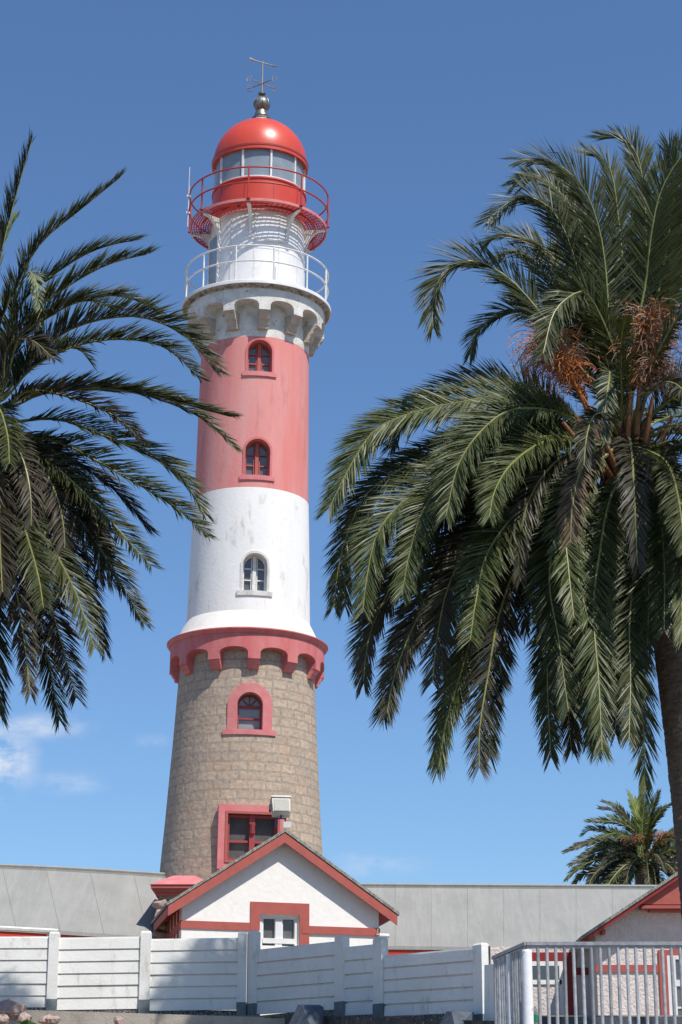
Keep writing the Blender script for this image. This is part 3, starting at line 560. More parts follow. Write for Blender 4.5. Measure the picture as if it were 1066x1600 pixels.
b = MB(); b.box(pt(449, 1289, 53.4), (.20, .14, .16)); b.build('junction_box', M['whitemetal'], fl_)
# wall camera on right corner
sc_ = root('security_camera', PR+U*.1, 'small white wall camera on the right corner of the gabled house', 'security camera'); q = pt(600, 1462, YR-.2)
b = MB(); b.tube([q-U*.13, q+U*.13], .055, 10); b.build('camera_body', M['drum'], sc_, smooth=40)
b = MB(); b.tube([q-U*.02+ZUP*0, q-U*.18-NF*.05+ZUP*.02], .03, 8); b.tube([q-U*.18-NF*.05, pt(591, 1450, YR-.05)], .02, 6); b.build('mount', M['iron'], sc_, smooth=40)

# stone porch turret left of the house
tt = root('stone_porch', (pt(265, 1450, 56).x, 56, TER), 'rough boulder stone porch with a low pink cap between tower and house', 'porch'); 
cx0, cx1 = pt(246, 1400, 55.5).x, pt(322, 1400, 55.5).x; zc0 = pt(260, 1400, 55.5).z; D0, D1 = 55.5, 57.2
b = MB(); b.box(((cx0+cx1)/2, (D0+D1)/2, (TER-.2+zc0)/2), (cx1-cx0-.1, D1-D0-.1, zc0-TER+.2)); b.build('wall', M['rock'], tt)
rnd = random.Random(3); b = MB()
def boulder(mb, c, s, rnd, seg=8, A=None):
    vs = []; fs = []; rings = 5
    ph = [rnd.uniform(0, 6) for _ in range(4)]
    for i in range(rings+1):
        t = PI*i/rings
        for k in range(seg):
            a = 2*PI*k/seg; q = 1+.16*math.sin(2*a+ph[0])+.12*math.sin(3*t+ph[1]+a)+rnd.uniform(-.09, .09)
            vs.append(Vector(c)+Vector((s[0]*q*math.sin(t)**.75*math.cos(a), s[1]*q*math.sin(t)**.75*math.sin(a), s[2]*q*math.cos(t))))
    for i in range(rings):
        for k in range(seg): fs.append((i*seg+k, i*seg+(k+1) % seg, (i+1)*seg+(k+1) % seg, (i+1)*seg+k))
    mb.add(vs, fs)
z = TER
while z < zc0-.1:
    x = cx0+.1
    while x < cx1: boulder(b, (x, D0+.05, z+.14), (rnd.uniform(.16, .22), .14, rnd.uniform(.13, .16)), rnd); x += .36
    y = D0+.3
    while y < D1: boulder(b, (cx0+.05, y, z+.14), (.14, .19, .15), rnd); y += .36
    z += .27
b.build('boulder_facing', M['rock'], tt, smooth=50)
b = MB(); ym = (D0+D1)/2; xm = (cx0+cx1)/2; zt_ = zc0
def slabring(mb, ex, z0, z1): mb.box((xm, ym, (z0+z1)/2), (cx1-cx0+2*ex, D1-D0+2*ex, z1-z0))
slabring(b, .04, zt_, zt_+.10); slabring(b, .10, zt_+.102, zt_+.19); slabring(b, .17, zt_+.192, zt_+.29); b.build('cornice', M['trim'], tt)
b = MB(); ex = .2; zz_ = zt_+.292; hz = zz_+.36
b.hexa([Vector((cx0-ex, D0-ex, zz_)), Vector((cx1+ex, D0-ex, zz_)), Vector((cx1+ex, D1+ex, zz_)), Vector((cx0-ex, D1+ex, zz_))], [Vector((xm-.3, ym-.1, hz)), Vector((xm+.3, ym-.1, hz)), Vector((xm+.3, ym+.1, hz)), Vector((xm-.3, ym+.1, hz))]); b.build('roof', M['surround'], tt)

# ---------------------------------------------------------------- long buildings with grey roofs behind
def long_roof(name, label, eave, ridge, YE, YRg, seams, slant, wallmat, gx0, gx1, nsamp=14):
    """eave/ridge: functions px->py"""
    ye0 = YE(gx0) if callable(YE) else YE; rt = root(name, ((pt(gx0, 1450, ye0).x+pt(gx1, 1450, ye0).x)/2, ye0+3, TER), label, 'building')
    E = []; Rr = []
    for i in range(nsamp+1):
        px = gx0+(gx1-gx0)*i/nsamp; E.append(pt(px, eave(px), YE(px) if callable(YE) else YE)); Rr.append(pt(px+slant, ridge(px+slant), (YRg(px) if callable(YRg) else YRg)))
    m_ = MB(); n = nsamp+1
    back = [Vector((p.x, 2*p.y-e.y, e.z)) for p, e in zip(Rr, E)]
    th = Vector((0, -.02, -.10)); vs = E+Rr+back; vs2 = [v_+th for v_ in vs]
    fs = []
    for j in range(2):
        for i in range(nsamp): fs.append((j*n+i, j*n+i+1, (j+1)*n+i+1, (j+1)*n+i))
    b0 = 3*n; fs += [(a+b0, d+b0, c+b0, b_+b0) for a, b_, c, d in fs]
    for i in range(nsamp): fs += [(i, b0+i, b0+i+1, i+1), (2*n+i, 2*n+i+1, b0+2*n+i+1, b0+2*n+i)]
    for i in (0, nsamp):
        for j in range(2): fs.append((j*n+i, (j+1)*n+i, b0+(j+1)*n+i, b0+j*n+i))
    m_.add(vs+vs2, fs); ro = m_.build('roof', M['roof'], rt, smooth=20)
    s = MB()
    for i in range(1, seams):
        t = i/seams*nsamp; k = int(t); f_ = t-k
        if k >= nsamp: break
        a = E[k].lerp(E[k+1], f_); c = Rr[k].lerp(Rr[k+1], f_); up = (E[k+1]-E[k]).cross(Rr[k]-E[k]).normalized()
        if up.z < 0: up = -up
        for jj in range(6):
            q0 = a.lerp(c, jj/6)+up*.006; q1 = a.lerp(c, (jj+1)/6)+up*.006; s.tube([q0, q1], .010, 4)
    for jj, t_ in ((0, .975),): s.tube([E[i].lerp(Rr[i], t_)+ZUP*.012 for i in range(n)], .03, 4)
    s.tube([r_+ZUP*.03 for r_ in Rr], .06, 6); s.build('roof_seam', M['shingle'] if False else M['roof'], ro)
    wl = MB()
    for i in range(nsamp):
        a, c = E[i], E[i+1]; a0 = Vector((a.x, a.y+.6, TER-.3)); c0_ = Vector((c.x, c.y+.6, TER-.3)); bk = Vector((0, 6, 0))
        wl.hexa([a0, c0_, c0_+bk, a0+bk], [Vector((a.x, a.y+.6, a.z-.0)), Vector((c.x, c.y+.6, c.z)), Vector((c.x, c.y+6.6, c.z)), Vector((a.x, a.y+6.6, a.z))])
    wl.build('wall', wallmat, rt)
    fb = MB()
    for i in range(nsamp):
        a, c = E[i], E[i+1]; fb.hexa([a+Vector((0, .02, -.32)), c+Vector((0, .02, -.32)), c+Vector((0, .06, -.32)), a+Vector((0, .06, -.32))], [a+Vector((0, .02, -.105)), c+Vector((0, .02, -.105)), c+Vector((0, .06, -.105)), a+Vector((0, .06, -.105))])
    fb.build('fascia', M['gloss'], rt)
    return rt, E
lb, LE = long_roof('long_building', 'long low building with a sagging grey roof left of the stone tower', lambda x: 1449+x*.0675-1.2*math.sin(x/270*PI), lambda x: 1354.5+x*.053-1.0*math.sin(max(x, 0)/240*PI), lambda x: 53.6+(x+60)*.006, lambda x: 56.9+(x+60)*.006, 7, -22, M['trim'], -180, 300)
gt = MB(); gt.tube([pt(-60, 1447, 53.3), pt(90, 1455, 54.2)], .06, 6); gt.build('gutter', M['whitemetal'], lb); gt = MB(); gt.tube([pt(76, 1456, 54.2), pt(76, 1472, 54.2)], .05, 6); gt.build('downpipe', M['whitemetal'], lb)
rb_, RE = long_roof('long_building', 'long low building with a straight grey sheet roof right of the gabled house', lambda x: 1478+(x-600)*.011, lambda x: 1384.5+(x-580)*.006, 59.0, 62.5, 13, 0, M['darkred'], 505, 1240)
vt = MB(); q = pt(868, 1479, 58.9); vt.tube([pt(868, 1481, 58.9), pt(868, 1510, 58.9)], .07, 6); vt.build('downpipe', M['whitemetal'], rb_)

# ---------------------------------------------------------------- right gabled house behind the railing
YH = 47.0
h2 = root('gabled_house', (pt(1100, 1500, YH).x, YH+2, TER-.6), 'pale roughcast house with red gable triangle behind the grey railing', 'house')
gb = TER-1.2
def P(px, py, Y=YH): return pt(px, py, Y)
def prect(mb, x0, y0, x1, y1, Y, d, mi=0):
    a = P(x0, y1, Y); c = P(x1, y0, Y); mb.box(((a.x+c.x)/2, Y+d/2, (a.z+c.z)/2), (c.x-a.x, d, c.z-a.z), None, mi)
ax_, az_ = P(1190, 1284, YH).x, P(1190, 1284, YH).z
lw = P(932, 1500).x; rw = 2*ax_-lw; zl_ = P(932, 1452).z
b = MB(); poly = [(lw, gb), (rw, gb), (rw, zl_), (ax_, az_-.15), (lw, zl_)]
b.hexa([Vector((x, YH, z)) for x, z in poly], [Vector((x, YH+7, z)) for x, z in poly]); w2 = b.build('wall', M['pinkwall'], h2)
b = MB(); e0 = P(908, 1468, YH-.5); e0 = Vector((e0.x, 0, e0.z)); apx = Vector((ax_, 0, az_+.05)); e1 = Vector((2*ax_-e0.x, 0, e0.z))
for a, c in ((e0, apx), (apx, e1)):
    Pb = [Vector((a.x, YH-.5, a.z)), Vector((c.x, YH-.5, c.z)), Vector((c.x, YH+7.2, c.z)), Vector((a.x, YH+7.2, a.z))]; b.hexa(Pb, [q+ZUP*.075 for q in Pb])
r2 = b.build('roof', M['shingle'], h2)
b = MB()
for a, c in ((e0, apx), (apx, e1)):
    a = a+Vector((0, 0, -.003)); c = c+Vector((0, 0, -.003)); poly = [a-ZUP*.10, c-ZUP*.10, c, a]; b.hexa([Vector((q.x, YH-.47, q.z)) for q in poly], [Vector((q.x, YH-.42, q.z)) for q in poly])
b.build('bargeboard', M['darkred'], r2)
b = MB(); zl2 = P(1030, 1414, YH-.25).z; sl_ = (apx.z-e0.z)/(apx.x-e0.x); xz = lambda z: e0.x+(z-e0.z)/sl_
x0_ = xz(zl2)+.12; b.hexa([Vector((x0_, YH-.36, zl2)), Vector((2*ax_-x0_, YH-.36, zl2)), Vector((ax_, YH-.36, apx.z-.10))], [Vector((x0_, YH-.02, zl2)), Vector((2*ax_-x0_, YH-.02, zl2)), Vector((ax_, YH-.02, apx.z-.10))]); b.build('gable_panel', M['trim'], h2)
b = MB(); b.box((ax_, YH-.21, zl2-.06), (2*(ax_-x0_)-.1, .40, .07)); b.box((ax_, YH-.14, zl2-.122), (2*(ax_-x0_)-.5, .26, .05)); b.build('ledge', M['trim'], h2)
b = MB(); prect(b, 941, 1452, 946, 1459, YH-.35, .35); b.build('purlin_end', M['trim'], h2)
b = MB(); prect(b, 931, 1507.5, 1035, 1519, YH-.03, .06); b.build('trim_band', M['trim'], h2)
b = MB(); prect(b, 1035.5, 1484, 1048.5, 1625, YH-.045, .08); prect(b, 1048.5, 1479, 1165, 1493, YH-.045, .08); prect(b, 1152, 1493, 1165, 1625, YH-.045, .08); b.build('window_surround', M['trim'], h2)
b = MB(); prect(b, 1052, 1497, 1150, 1622, YH-.02, .03); b.build('window_pane', M['curtain'], h2)
b = MB(); prect(b, 1048.5, 1493, 1055, 1625, YH-.05, .07); prect(b, 1055, 1493, 1152, 1499, YH-.05, .07); prect(b, 1055, 1531, 1152, 1541, YH-.055, .07); prect(b, 1096, 1499, 1104, 1625, YH-.05, .06); prect(b, 1055, 1573, 1152, 1576, YH-.045, .05); b.build('window_frame', M['drum'], h2)
# set-back porch wall
YP = YH+1.6; b = MB(); prect(b, 770, 1478, 940, 1640, YP, .3); b.build('porch_wall', M['pinkwall'], h2)
b = MB(); prect(b, 800, 1488, 900, 1502, YP-.06, .08); prect(b, 884, 1502, 899, 1640, YP-.06, .08); prect(b, 899, 1512, 936, 1523, YP-.05, .06); prect(b, 822, 1501.5, 830, 1640, YP-.06, .08); b.build('door_frame', M['darkred'], h2)
b = MB(); prect(b, 830, 1502, 884, 1640, YP-.03, .05); dr_ = b.build('door', M['pinkwall'], h2)
b = MB(); prect(b, 832, 1509, 878, 1531, YP-.055, .04); b.build('door_window', M['pane'], dr_)
b = MB(); prect(b, 830, 1502, 884, 1509, YP-.06, .04); prect(b, 878, 1509, 884, 1640, YP-.06, .04); prect(b, 830, 1531, 878, 1538, YP-.06, .04); b.build('door_rail', M['wall'], dr_)
b = MB(); prect(b, 900, 1480, 1000, 1484, YH-.25, .02); 
pl = MB(); prect(pl, 835, 1588.5, 1300, 1640, 43.2, .5); solo('ground_shade_strip', pl, M['slate'], 'low dark strip painting in ground shade behind the grey railing before the roughcast house', 'shade strip')  # dark strip hides the sand and gives the ground shade as colour

# ---------------------------------------------------------------- precast concrete fences
def fence(name, label, posts, bays, plinth, nb):
    a = posts[0]; rt = root(name, a['b'], label, 'fence', 'precast concrete fence runs in front of the house')
    for p_ in posts:
        b = MB(); t, bt = p_['t'], p_['b']; w_ = p_['w']; D_ = p_['d']; Nr = Vector((D_.y, -D_.x, 0))
        b.box((t+bt)/2+ZUP*.0, (w_, .17, (t-bt).length), (D_, Nr, ZUP)); 
        b.hexa([t+D_*(s1*w_/2)+Nr*(s2*.085)+ZUP*.0 for s1, s2 in ((-1, -1), (1, -1), (1, 1), (-1, 1))], [t+D_*(s1*w_/2*.8)+Nr*(s2*.06)+ZUP*.035 for s1, s2 in ((-1, -1), (1, -1), (1, 1), (-1, 1))])
        po = b.build('post', M['fence'], rt)
        b = MB(); b.box(bt+ZUP*.07, (w_+.012, .182, .34), (D_, Nr, ZUP)); b.build('painted_foot', M['fencegrey'], po)
    for i, (tl_, tr_, hb) in enumerate(bays):
        D_ = Vector((tr_.x-tl_.x, tr_.y-tl_.y, 0)); Lb = D_.length; D_.normalize(); Nr = Vector((D_.y, -D_.x, 0)); b = MB(); 
        bh = hb/nb; rn = random.Random(i*7+nb)
        for k in range(nb):
            dz = (tr_.z-tl_.z); off = rn.uniform(-.004, .004)
            for (q0, q1, o0, o1) in ((0, bh-.034, .038+off if plinth else .03+off, .022+off if plinth else .031+off), (bh-.034, bh+.0, -.016, -.016)):
                zt_ = -k*bh-bh
                A_ = [tl_+ZUP*(zt_+q0), tr_+ZUP*(zt_+q0), tr_+ZUP*(zt_+q1), tl_+ZUP*(zt_+q1)]
                fr_ = [A_[0]+Nr*o0, A_[1]+Nr*o0, A_[2]+Nr*o1, A_[3]+Nr*o1]; b.hexa([q-Nr*.045 for q in A_], fr_)
        b.build('slat_panel', M['fence'], rt)
        if plinth:
            b = MB(); c = (tl_+tr_)/2-ZUP*(hb+.16); b.box(c+Nr*-.01, (Lb, .07, .32), (D_, Nr, ZUP)); b.build('pebble_plinth', M['gravel'], rt)
    return rt
YF = 45.0
def mkpost(px, yt, yb, Y, wpx, D_): return dict(t=pt(px, yt, Y), b=Vector((pt(px, yt, Y).x, Y, pt(px, yb, Y).z)), w=wpx/FPX*Y, d=D_)
DX = Vector((1, 0, 0))
lp = [mkpost(-62, 1458, 1579, YF, 15, DX), mkpost(86, 1459, 1579, YF, 15.5, DX), mkpost(229, 1457.5, 1580, YF, 16, DX), mkpost(379, 1459, 1584, YF, 13.5, DX)]
bays = []
for (x0, x1, yl_, yr_, hb) in [(-205, -70, 1464, 1464, 1.55), (-55, 79, 1463.5, 1463, 1.52), (93, 222, 1465, 1463, 1.55), (236, 373, 1467, 1465, 1.54)]: bays.append((pt(x0, yl_, YF), pt(x1, yr_, YF), hb))
fence('precast_fence', 'sunlit white precast concrete fence with horizontal boards at lower left', lp, bays, True, 6)
def yf(px): # depth along the right run
    return 45.0-(px-395)*.0196
dr2 = (pt(748, 1500, yf(748))-pt(400, 1500, yf(400))); dr2.z = 0; dr2.normalize()
rp = [mkpost(397, 1458, 1586, yf(397)-.05, 20, dr2), mkpost(534.5, 1465, 1584, yf(534.5), 23, dr2), mkpost(594.5, 1468, 1588, yf(594.5), 23, dr2), mkpost(751, 1477, 1606, yf(751), 23, dr2)]
bays = []
for (x0, x1, yl_, yr_, yb) in [(404, 526, 1483.5, 1470.5, 1585), (541, 587, 1479.5, 1475, 1587), (602, 743, 1493, 1480, 1588)]:
    A_, B_ = pt(x0, yl_, yf(x0)), pt(x1, yr_, yf(x1)); hb = A_.z-pt(x0, yb, yf(x0)).z; bays.append((A_, B_, hb))
fence('precast_fence', 'shaded white precast concrete fence stepping toward the grey railing', rp, bays, True, 5)
b = MB(); A_, B_ = pt(757, 1478, yf(757)), pt(764, 1478, yf(764)+.3); b.box(A_+Vector((.05, .1, -.9)), (.12, .12, 1.8)); solo('timber_post', b, M['darkrock'], 'dark weathered post beside the last fence post', 'post')
b = MB(); q0, q1 = pt(757, 1508, 37.6), pt(783, 1505, 36.7); q2, q3 = pt(776, 1600, 36.8), pt(756, 1625, 37.6)
b.hexa([q3-ZUP*.3, q2-ZUP*.3, pt(779, 1545, 36.75), q1, q0], [q+Vector((.02, .05, 0)) for q in (q3-ZUP*.3, q2-ZUP*.3, pt(779, 1545, 36.75), q1, q0)]); solo('broken_panel', b, M['fence'], 'broken white concrete panel wedged between fence end and grey railing', 'panel')

# ---------------------------------------------------------------- retaining wall, rocks, slate blocks, plants
b = MB(); A_, B_ = pt(-120, 1573, 43.2), pt(452, 1590.5, 43.2); D_ = (B_-A_)
b.hexa([A_-ZUP*1.1, Vector((B_.x, B_.y, A_.z-1.1)), Vector((B_.x, B_.y+.6, A_.z-1.1)), A_-ZUP*1.1+Vector((0, .6, 0))], [A_, B_, B_+Vector((0, .6, 0)), A_+Vector((0, .6, 0))])
b.box(((A_.x+B_.x)/2, 43.19, 0), (.01, .01, .01)) if False else None
solo('retaining_wall', b, M['concrete'], 'tan concrete retaining wall below the sunlit fence', 'retaining wall')
b = MB(); A_, B_ = pt(445, 1586, 42.0), pt(800, 1596, 36.2)
b.hexa([A_-ZUP*1, B_-ZUP*1, B_-ZUP*1+Vector((.3, .6, 0)), A_-ZUP*1+Vector((.3, .8, 0))], [A_, B_, B_+Vector((.3, .6, 0)), A_+Vector((.3, .8, 0))]); solo('rubble_bank', b, M['darkrock'], 'dark rubble bank at the foot of the shaded fence', 'bank')
rk = random.Random(5)
for (px, py, sx, sz, Y, lab) in [(14, 1578, 26, 14, 41.5, 'largest pinkish granite rock at the bottom left corner'), (38, 1592, 12, 9, 41.2, 'orange tinted granite rock between the biggest rock and the green plant'), (78, 1594, 15, 7, 41.4, 'flat pinkish rock just right of the green plant'), (2, 1594, 12, 8, 41.0, 'half hidden pink rock under the biggest granite rock'), (186, 1597, 7.5, 8, 42, 'pointed pale rock alone before the tan retaining wall')]:
    b = MB(); c = pt(px, py, Y); k = Y/FPX*1.04; boulder(b, c, (sx*k, sx*k*.8, sz*k), rk, 9)
    for _ in range(2): boulder(b, c+Vector((rk.uniform(-.4, .4)*sx*k, -.1, rk.uniform(-.4, .1)*sz*k)), (sx*k*.6, sx*k*.5, sz*k*.65), rk, 7)
    solo('rock', b, M['rock'], lab, 'rock', 'granite rocks along the retaining wall', 28)
def slateblock(pts_front, Y, dep, label):
    b = MB(); F = [pt(x, y, Y+o_) for x, y, o_ in pts_front]; b.hexa(F, [q+Vector(dep) for q in F]); return b
b = MB(); F = [pt(447, 1612, 40.6), pt(487, 1612, 40.1), pt(485, 1600, 40.1), pt(466, 1570, 40.9)]; G = [pt(512, 1612, 41.0), pt(510, 1600, 41.0), pt(504, 1571, 41.2)]
b.add([pt(446, 1612, 40.8), pt(489, 1612, 40.0), pt(513, 1612, 40.9), pt(470, 1612, 41.8), pt(466, 1569.5, 41.0), pt(472, 1571.5, 40.7), pt(505, 1573, 41.0), pt(500, 1570, 41.6)], [(0, 1, 5, 4), (1, 2, 6, 5), (2, 3, 7, 6), (3, 0, 4, 7), (4, 5, 6, 7), (3, 2, 1, 0)])
solo('slate_block', b, M['slate'], 'wedge shaped blue slate block under the first shaded fence bay', 'stone block', 'slate blocks below the shaded fence')
b = MB(); b.add([pt(680, 1612, 37.9), pt(712, 1612, 36.9), pt(747, 1612, 37.7), pt(715, 1612, 38.5), pt(698, 1580, 37.7), pt(706, 1580.5, 37.5), pt(738, 1581, 37.7), pt(730, 1579, 38.2)], [(0, 1, 5, 4), (1, 2, 6, 5), (2, 3, 7, 6), (3, 0, 4, 7), (4, 5, 6, 7), (3, 2, 1, 0)])
solo('slate_block', b, M['slate'], 'low blue slate block under the last shaded fence bay', 'stone block', 'slate blocks below the shaded fence')
def tuft(px, py, Y, wpx, hpx, n, label, name='plant', cat='plant'):
    b = MB(); c = pt(px, py, Y); k = Y/FPX; r_ = random.Random(int(px))
    for _ in range(n):
        a = r_.uniform(0, 2*PI); d0 = r_.random()**.6*wpx*k*.75; base = c+Vector((math.cos(a)*d0, math.sin(a)*d0*.7, -hpx*k)); d_ = Vector((math.cos(a)*.6*r_.random(), math.sin(a)*.6*r_.random(), 1)).normalized(); h = hpx*k*r_.uniform(.8, 1.7)*(1.1-d0/(wpx*k*1.2)); S = Vector((math.cos(a+1.2), math.sin(a+1.2), 0))*.016
        b.add([base-S, base+S, base+d_*h*.6+S, base+d_*h], [(0, 1, 2, 3)]); 
    solo(name, b, M['grass'], label, cat)
tuft(43, 1596, 41, 17, 8, 420, 'low bright green succulent clump between the pinkish rocks')
tuft(430, 1588, 42.9, 22, 2.2, 160, 'thin green weeds on the retaining wall end below the corner post')

# ---------------------------------------------------------------- grey railing at lower right
YG = 27.0
gr_ = root('metal_railing', Vector((pt(823, 1470, YG).x, YG, 1.0)), 'grey metal railing with vertical bars turning a corner at lower right', 'railing')
k27 = YG/FPX; zr_ = pt(823, 1474.5, YG).z; cxn = pt(823, 1474, YG).x
E2 = pt(772, 1493, YG+1.95); E2 = Vector((E2.x, E2.y, zr_))
xend = pt(1066, 1474, YG).x+1.6
b = MB(); b.box(((cxn+xend)/2, YG, zr_), (xend-cxn, .07, .045)); b.box(((cxn+xend)/2, YG, zr_-.045), (xend-cxn, .03, .035))
d_ = (Vector((cxn, YG, zr_))-E2); Ld = d_.length; d_.normalize(); n_ = Vector((d_.y, -d_.x, 0))
mid_ = (Vector((cxn, YG, zr_))+E2)/2
b.box(mid_, (Ld+.03, .07, .045), (d_, n_, ZUP)); b.box(mid_-ZUP*.045, (Ld, .03, .035), (d_, n_, ZUP))
b.build('top_rail', M['rail'], gr_)
b = MB(); b.box(((cxn+xend)/2, YG, zr_-1.28), (xend-cxn, .04, .04)); b.box(mid_-ZUP*1.28, (Ld, .04, .04), (d_, n_, ZUP)); b.build('bottom_rail', M['rail'], gr_)
rn = random.Random(2)
px = 841.0
while px < 1066+170:
    x = pt(px, 1500, YG).x; j = rn.uniform(-.006, .006); rr_ = .0235
    b = MB(); b.tube([(x, YG, zr_-.05), (x+j, YG+j, zr_-1.28)], rr_, 10); b.build('baluster', M['rail'], gr_, smooth=60); px += 13.9
for k in range(14):
    q = E2+d_*(.06+k*(Ld-.1)/14); b = MB(); b.tube([q-ZUP*.05, q-ZUP*1.28+Vector((rn.uniform(-.01, .01), 0, 0))], .0235, 10); b.build('baluster', M['rail'], gr_, smooth=60)
b = MB(); q = pt(823, 1484, YG-.12); hb_ = 7.9*k27
b.tube([Vector((q.x, q.y, q.z-1.6)), Vector((q.x, q.y, q.z-.03)), Vector((q.x, q.y, q.z-.008)), Vector((q.x, q.y, q.z))], [hb_, hb_, hb_*.93, hb_*.72], 24); b.build('corner_post', M['postwhite'], gr_, smooth=50)
b = MB(); pq = pt(797, 1530, YG+.9); b.tube([(pq.x, pq.y, zr_-.05), (pq.x, pq.y, zr_-1.5)], .045, 12); b.build('rail_post', M['postwhite'], gr_, smooth=50)
b = MB(); A_ = Vector((cxn-.5, YG+.25, 1.66)); b.box(((cxn+xend)/2, YG+1.2, 1.3), (xend-cxn+1.2, 2.9, .7))
solo('rail_plinth', b, M['concrete'], 'low concrete plinth carrying the grey metal railing', 'plinth')
# bottle
bt_ = root('bottle', pt(837, 1598, 28.2), 'clear plastic bottle with a green label behind the railing', 'bottle')
q = pt(837, 1600.5, 28.2); hb2 = 28/FPX*28.2; prof = [(.0, 0), (.032, .0), (.034, .01), (.034, hb2*.68), (.028, hb2*.76), (.013, hb2*.9), (.013, hb2*.96)]
def lat(prof, c, n=16):
    m_ = MB(); m_.lathe([(max(r_, .001), z) for r_, z in prof], n); m_.v = [(x+c.x, y+c.y, z+c.z) for x, y, z in m_.v]; return m_
lat(prof, q).build('body', M['bottle'], bt_, smooth=40); lat([(.0355, hb2*.12), (.0355, hb2*.5)], q).build('label_band', M['label'], bt_, smooth=40); lat([(.016, hb2*.95), (.016, hb2*1.0)], q).build('cap', M['whitemetal'], bt_)

# ---------------------------------------------------------------- palms
def catmull(P_, n):
    P_ = [2*P_[0]-P_[1]]+P_+[2*P_[-1]-P_[-2]]; out = []; m_ = len(P_)-3
    for i in range(n+1):
        t = i/n*m_; k = min(int(t), m_-1); t -= k; a, b_, c, d = P_[k:k+4]
        out.append(.5*((2*b_)+(c-a)*t+(2*a-5*b_+4*c-d)*t*t+(3*b_-a-3*c+d)*t**3))
    return out
def resample(pts, n):
    L_ = [0]
    for a, b_ in zip(pts, pts[1:]): L_.append(L_[-1]+(b_-a).length)
    out = []; j = 0
    for i in range(n+1):
        s = L_[-1]*i/n
        while j < len(L_)-2 and L_[j+1] < s: j += 1
        f_ = (s-L_[j])/max(1e-9, L_[j+1]-L_[j]); out.append(pts[j].lerp(pts[j+1], f_))
    return out, L_[-1]
def frond(parent, pts, rng, leaf=.52, roll=0., vee=28, droop=.25, mats=None, dens=.0185, width=.031, s0=.16, rr0=.035, name='frond', ang0=54, ang1=25, ruff=7, face=.6):
    pts, L_ = resample(pts, 60); m_ = MB(); cen = pts[0]; A = pts[-1]-cen; A.z = 0
    if A.length < .2: A = pts[30]-cen; A.z = 0
    A.normalize(); S0 = Vector((A.y, -A.x, 0))
    rs = [rr0*(1-.88*(i/60))+.004 for i in range(61)]; m_.tube(pts[::3], rs[::3], 5, False, 1)
    nl = int(L_*(1-s0)/dens); fa, fv = rng.gauss(0, 4), rng.gauss(0, 5); ph1, ph2, ph3 = [rng.uniform(0, 6.28) for _ in range(3)]; V = m_.v; F = m_.f; MI = m_.m
    for i in range(nl):
        s = s0+(1-s0)*(i+rng.random()*.6)/nl; t = s*60; k = min(int(t), 59); p = pts[k].lerp(pts[k+1], t-k); T = (pts[k+1]-pts[k]).normalized()
        Nn = S0.cross(T)
        if Nn.length < .05: Nn = ZUP
        Nn.normalize()
        if Nn.z < 0 and abs(T.z) < .7: Nn = -Nn
        C_ = Vector((0, -1, .15)); C_ = C_-T*C_.dot(T)
        if C_.length > .05: Nn = (Nn*(1-face)+C_.normalized()*face).normalized()
        S = T.cross(Nn).normalized()
        q = (s-s0)/(1-s0); ln = leaf*(.30+.70*min(1, q/.16))*(1.0 if q < .6 else 1-.48*((q-.6)/.4)**1.5)
        ang = R(ang0+(ang1-ang0)*q+rng.gauss(0, 3)+fa+5*math.sin(i*.21+ph1)+3*math.sin(i*.53+ph2)); ca, sa = math.cos(ang), math.sin(ang)
        gap = rng.random() < .015
        for sd_ in (-1, 1):
            if gap or rng.random() < .03: continue
            v_ = R(vee+fv+6*math.sin(i*.17+ph3+sd_)+rng.gauss(0, ruff)+(rng.choice((-9, 7)))); ro_a = R(roll)
            l1 = S*(sd_*math.cos(v_))+Nn*math.sin(v_)
            # roll the whole blade about the rachis
            l1 = l1*math.cos(ro_a)+T.cross(l1)*math.sin(ro_a)
            d1 = (T*ca+l1*sa).normalized(); le = ln*rng.uniform(.86, 1.08); dr = droop*rng.uniform(.6, 1.4)+(.9 if rng.random() < .03 else 0)
            p1 = p+d1*(le*.52); d2 = (d1+Vector((0, 0, -dr))).normalized(); p2 = p1+d2*(le*.48)
            wv = d1.cross(T.cross(d1)).cross(d1); 
            W = (T-d1*T.dot(d1)); W = W.normalized() if W.length > .01 else Nn
            Bn = d1.cross(W); tw = rng.gauss(.25*sd_, .38); W = W*math.cos(tw)+Bn*math.sin(tw); w_ = width*.5*(1 if q < .8 else .75)
            b0 = len(V); V.extend([tuple(p-W*w_*.55), tuple(p+W*w_*.55), tuple(p1+W*w_), tuple(p1-W*w_), tuple(p2)])
            F.append((b0, b0+1, b0+2, b0+3)); F.append((b0+3, b0+2, b0+4)); MI.extend((0, 0))
    return m_.build(name, mats or [M['leaf'], M['rachis']], parent, smooth='raw')
def arcpath(c, az, e0, e1, L_, n=24, pw=1.2, sway=0):
    p = Vector(c); out = [p.copy()]; 
    for i in range(n):
        s = (i+.5)/n; e = R(e0+(e1-e0)*s**pw); a = az+sway*s; p = p+Vector((math.sin(a)*math.cos(e), -math.cos(a)*math.cos(e), math.sin(e)))*(L_/n); out.append(p.copy())
    return out
def pxpath(c, P_, Y0, dtip, d0=0):
    n = len(P_); pts = [Vector(c)]
    for i, (x, y) in enumerate(P_):
        f_ = (i+1)/n; pts.append(pt(x, y, Y0+d0+dtip*f_))
    return catmull(pts, 40)
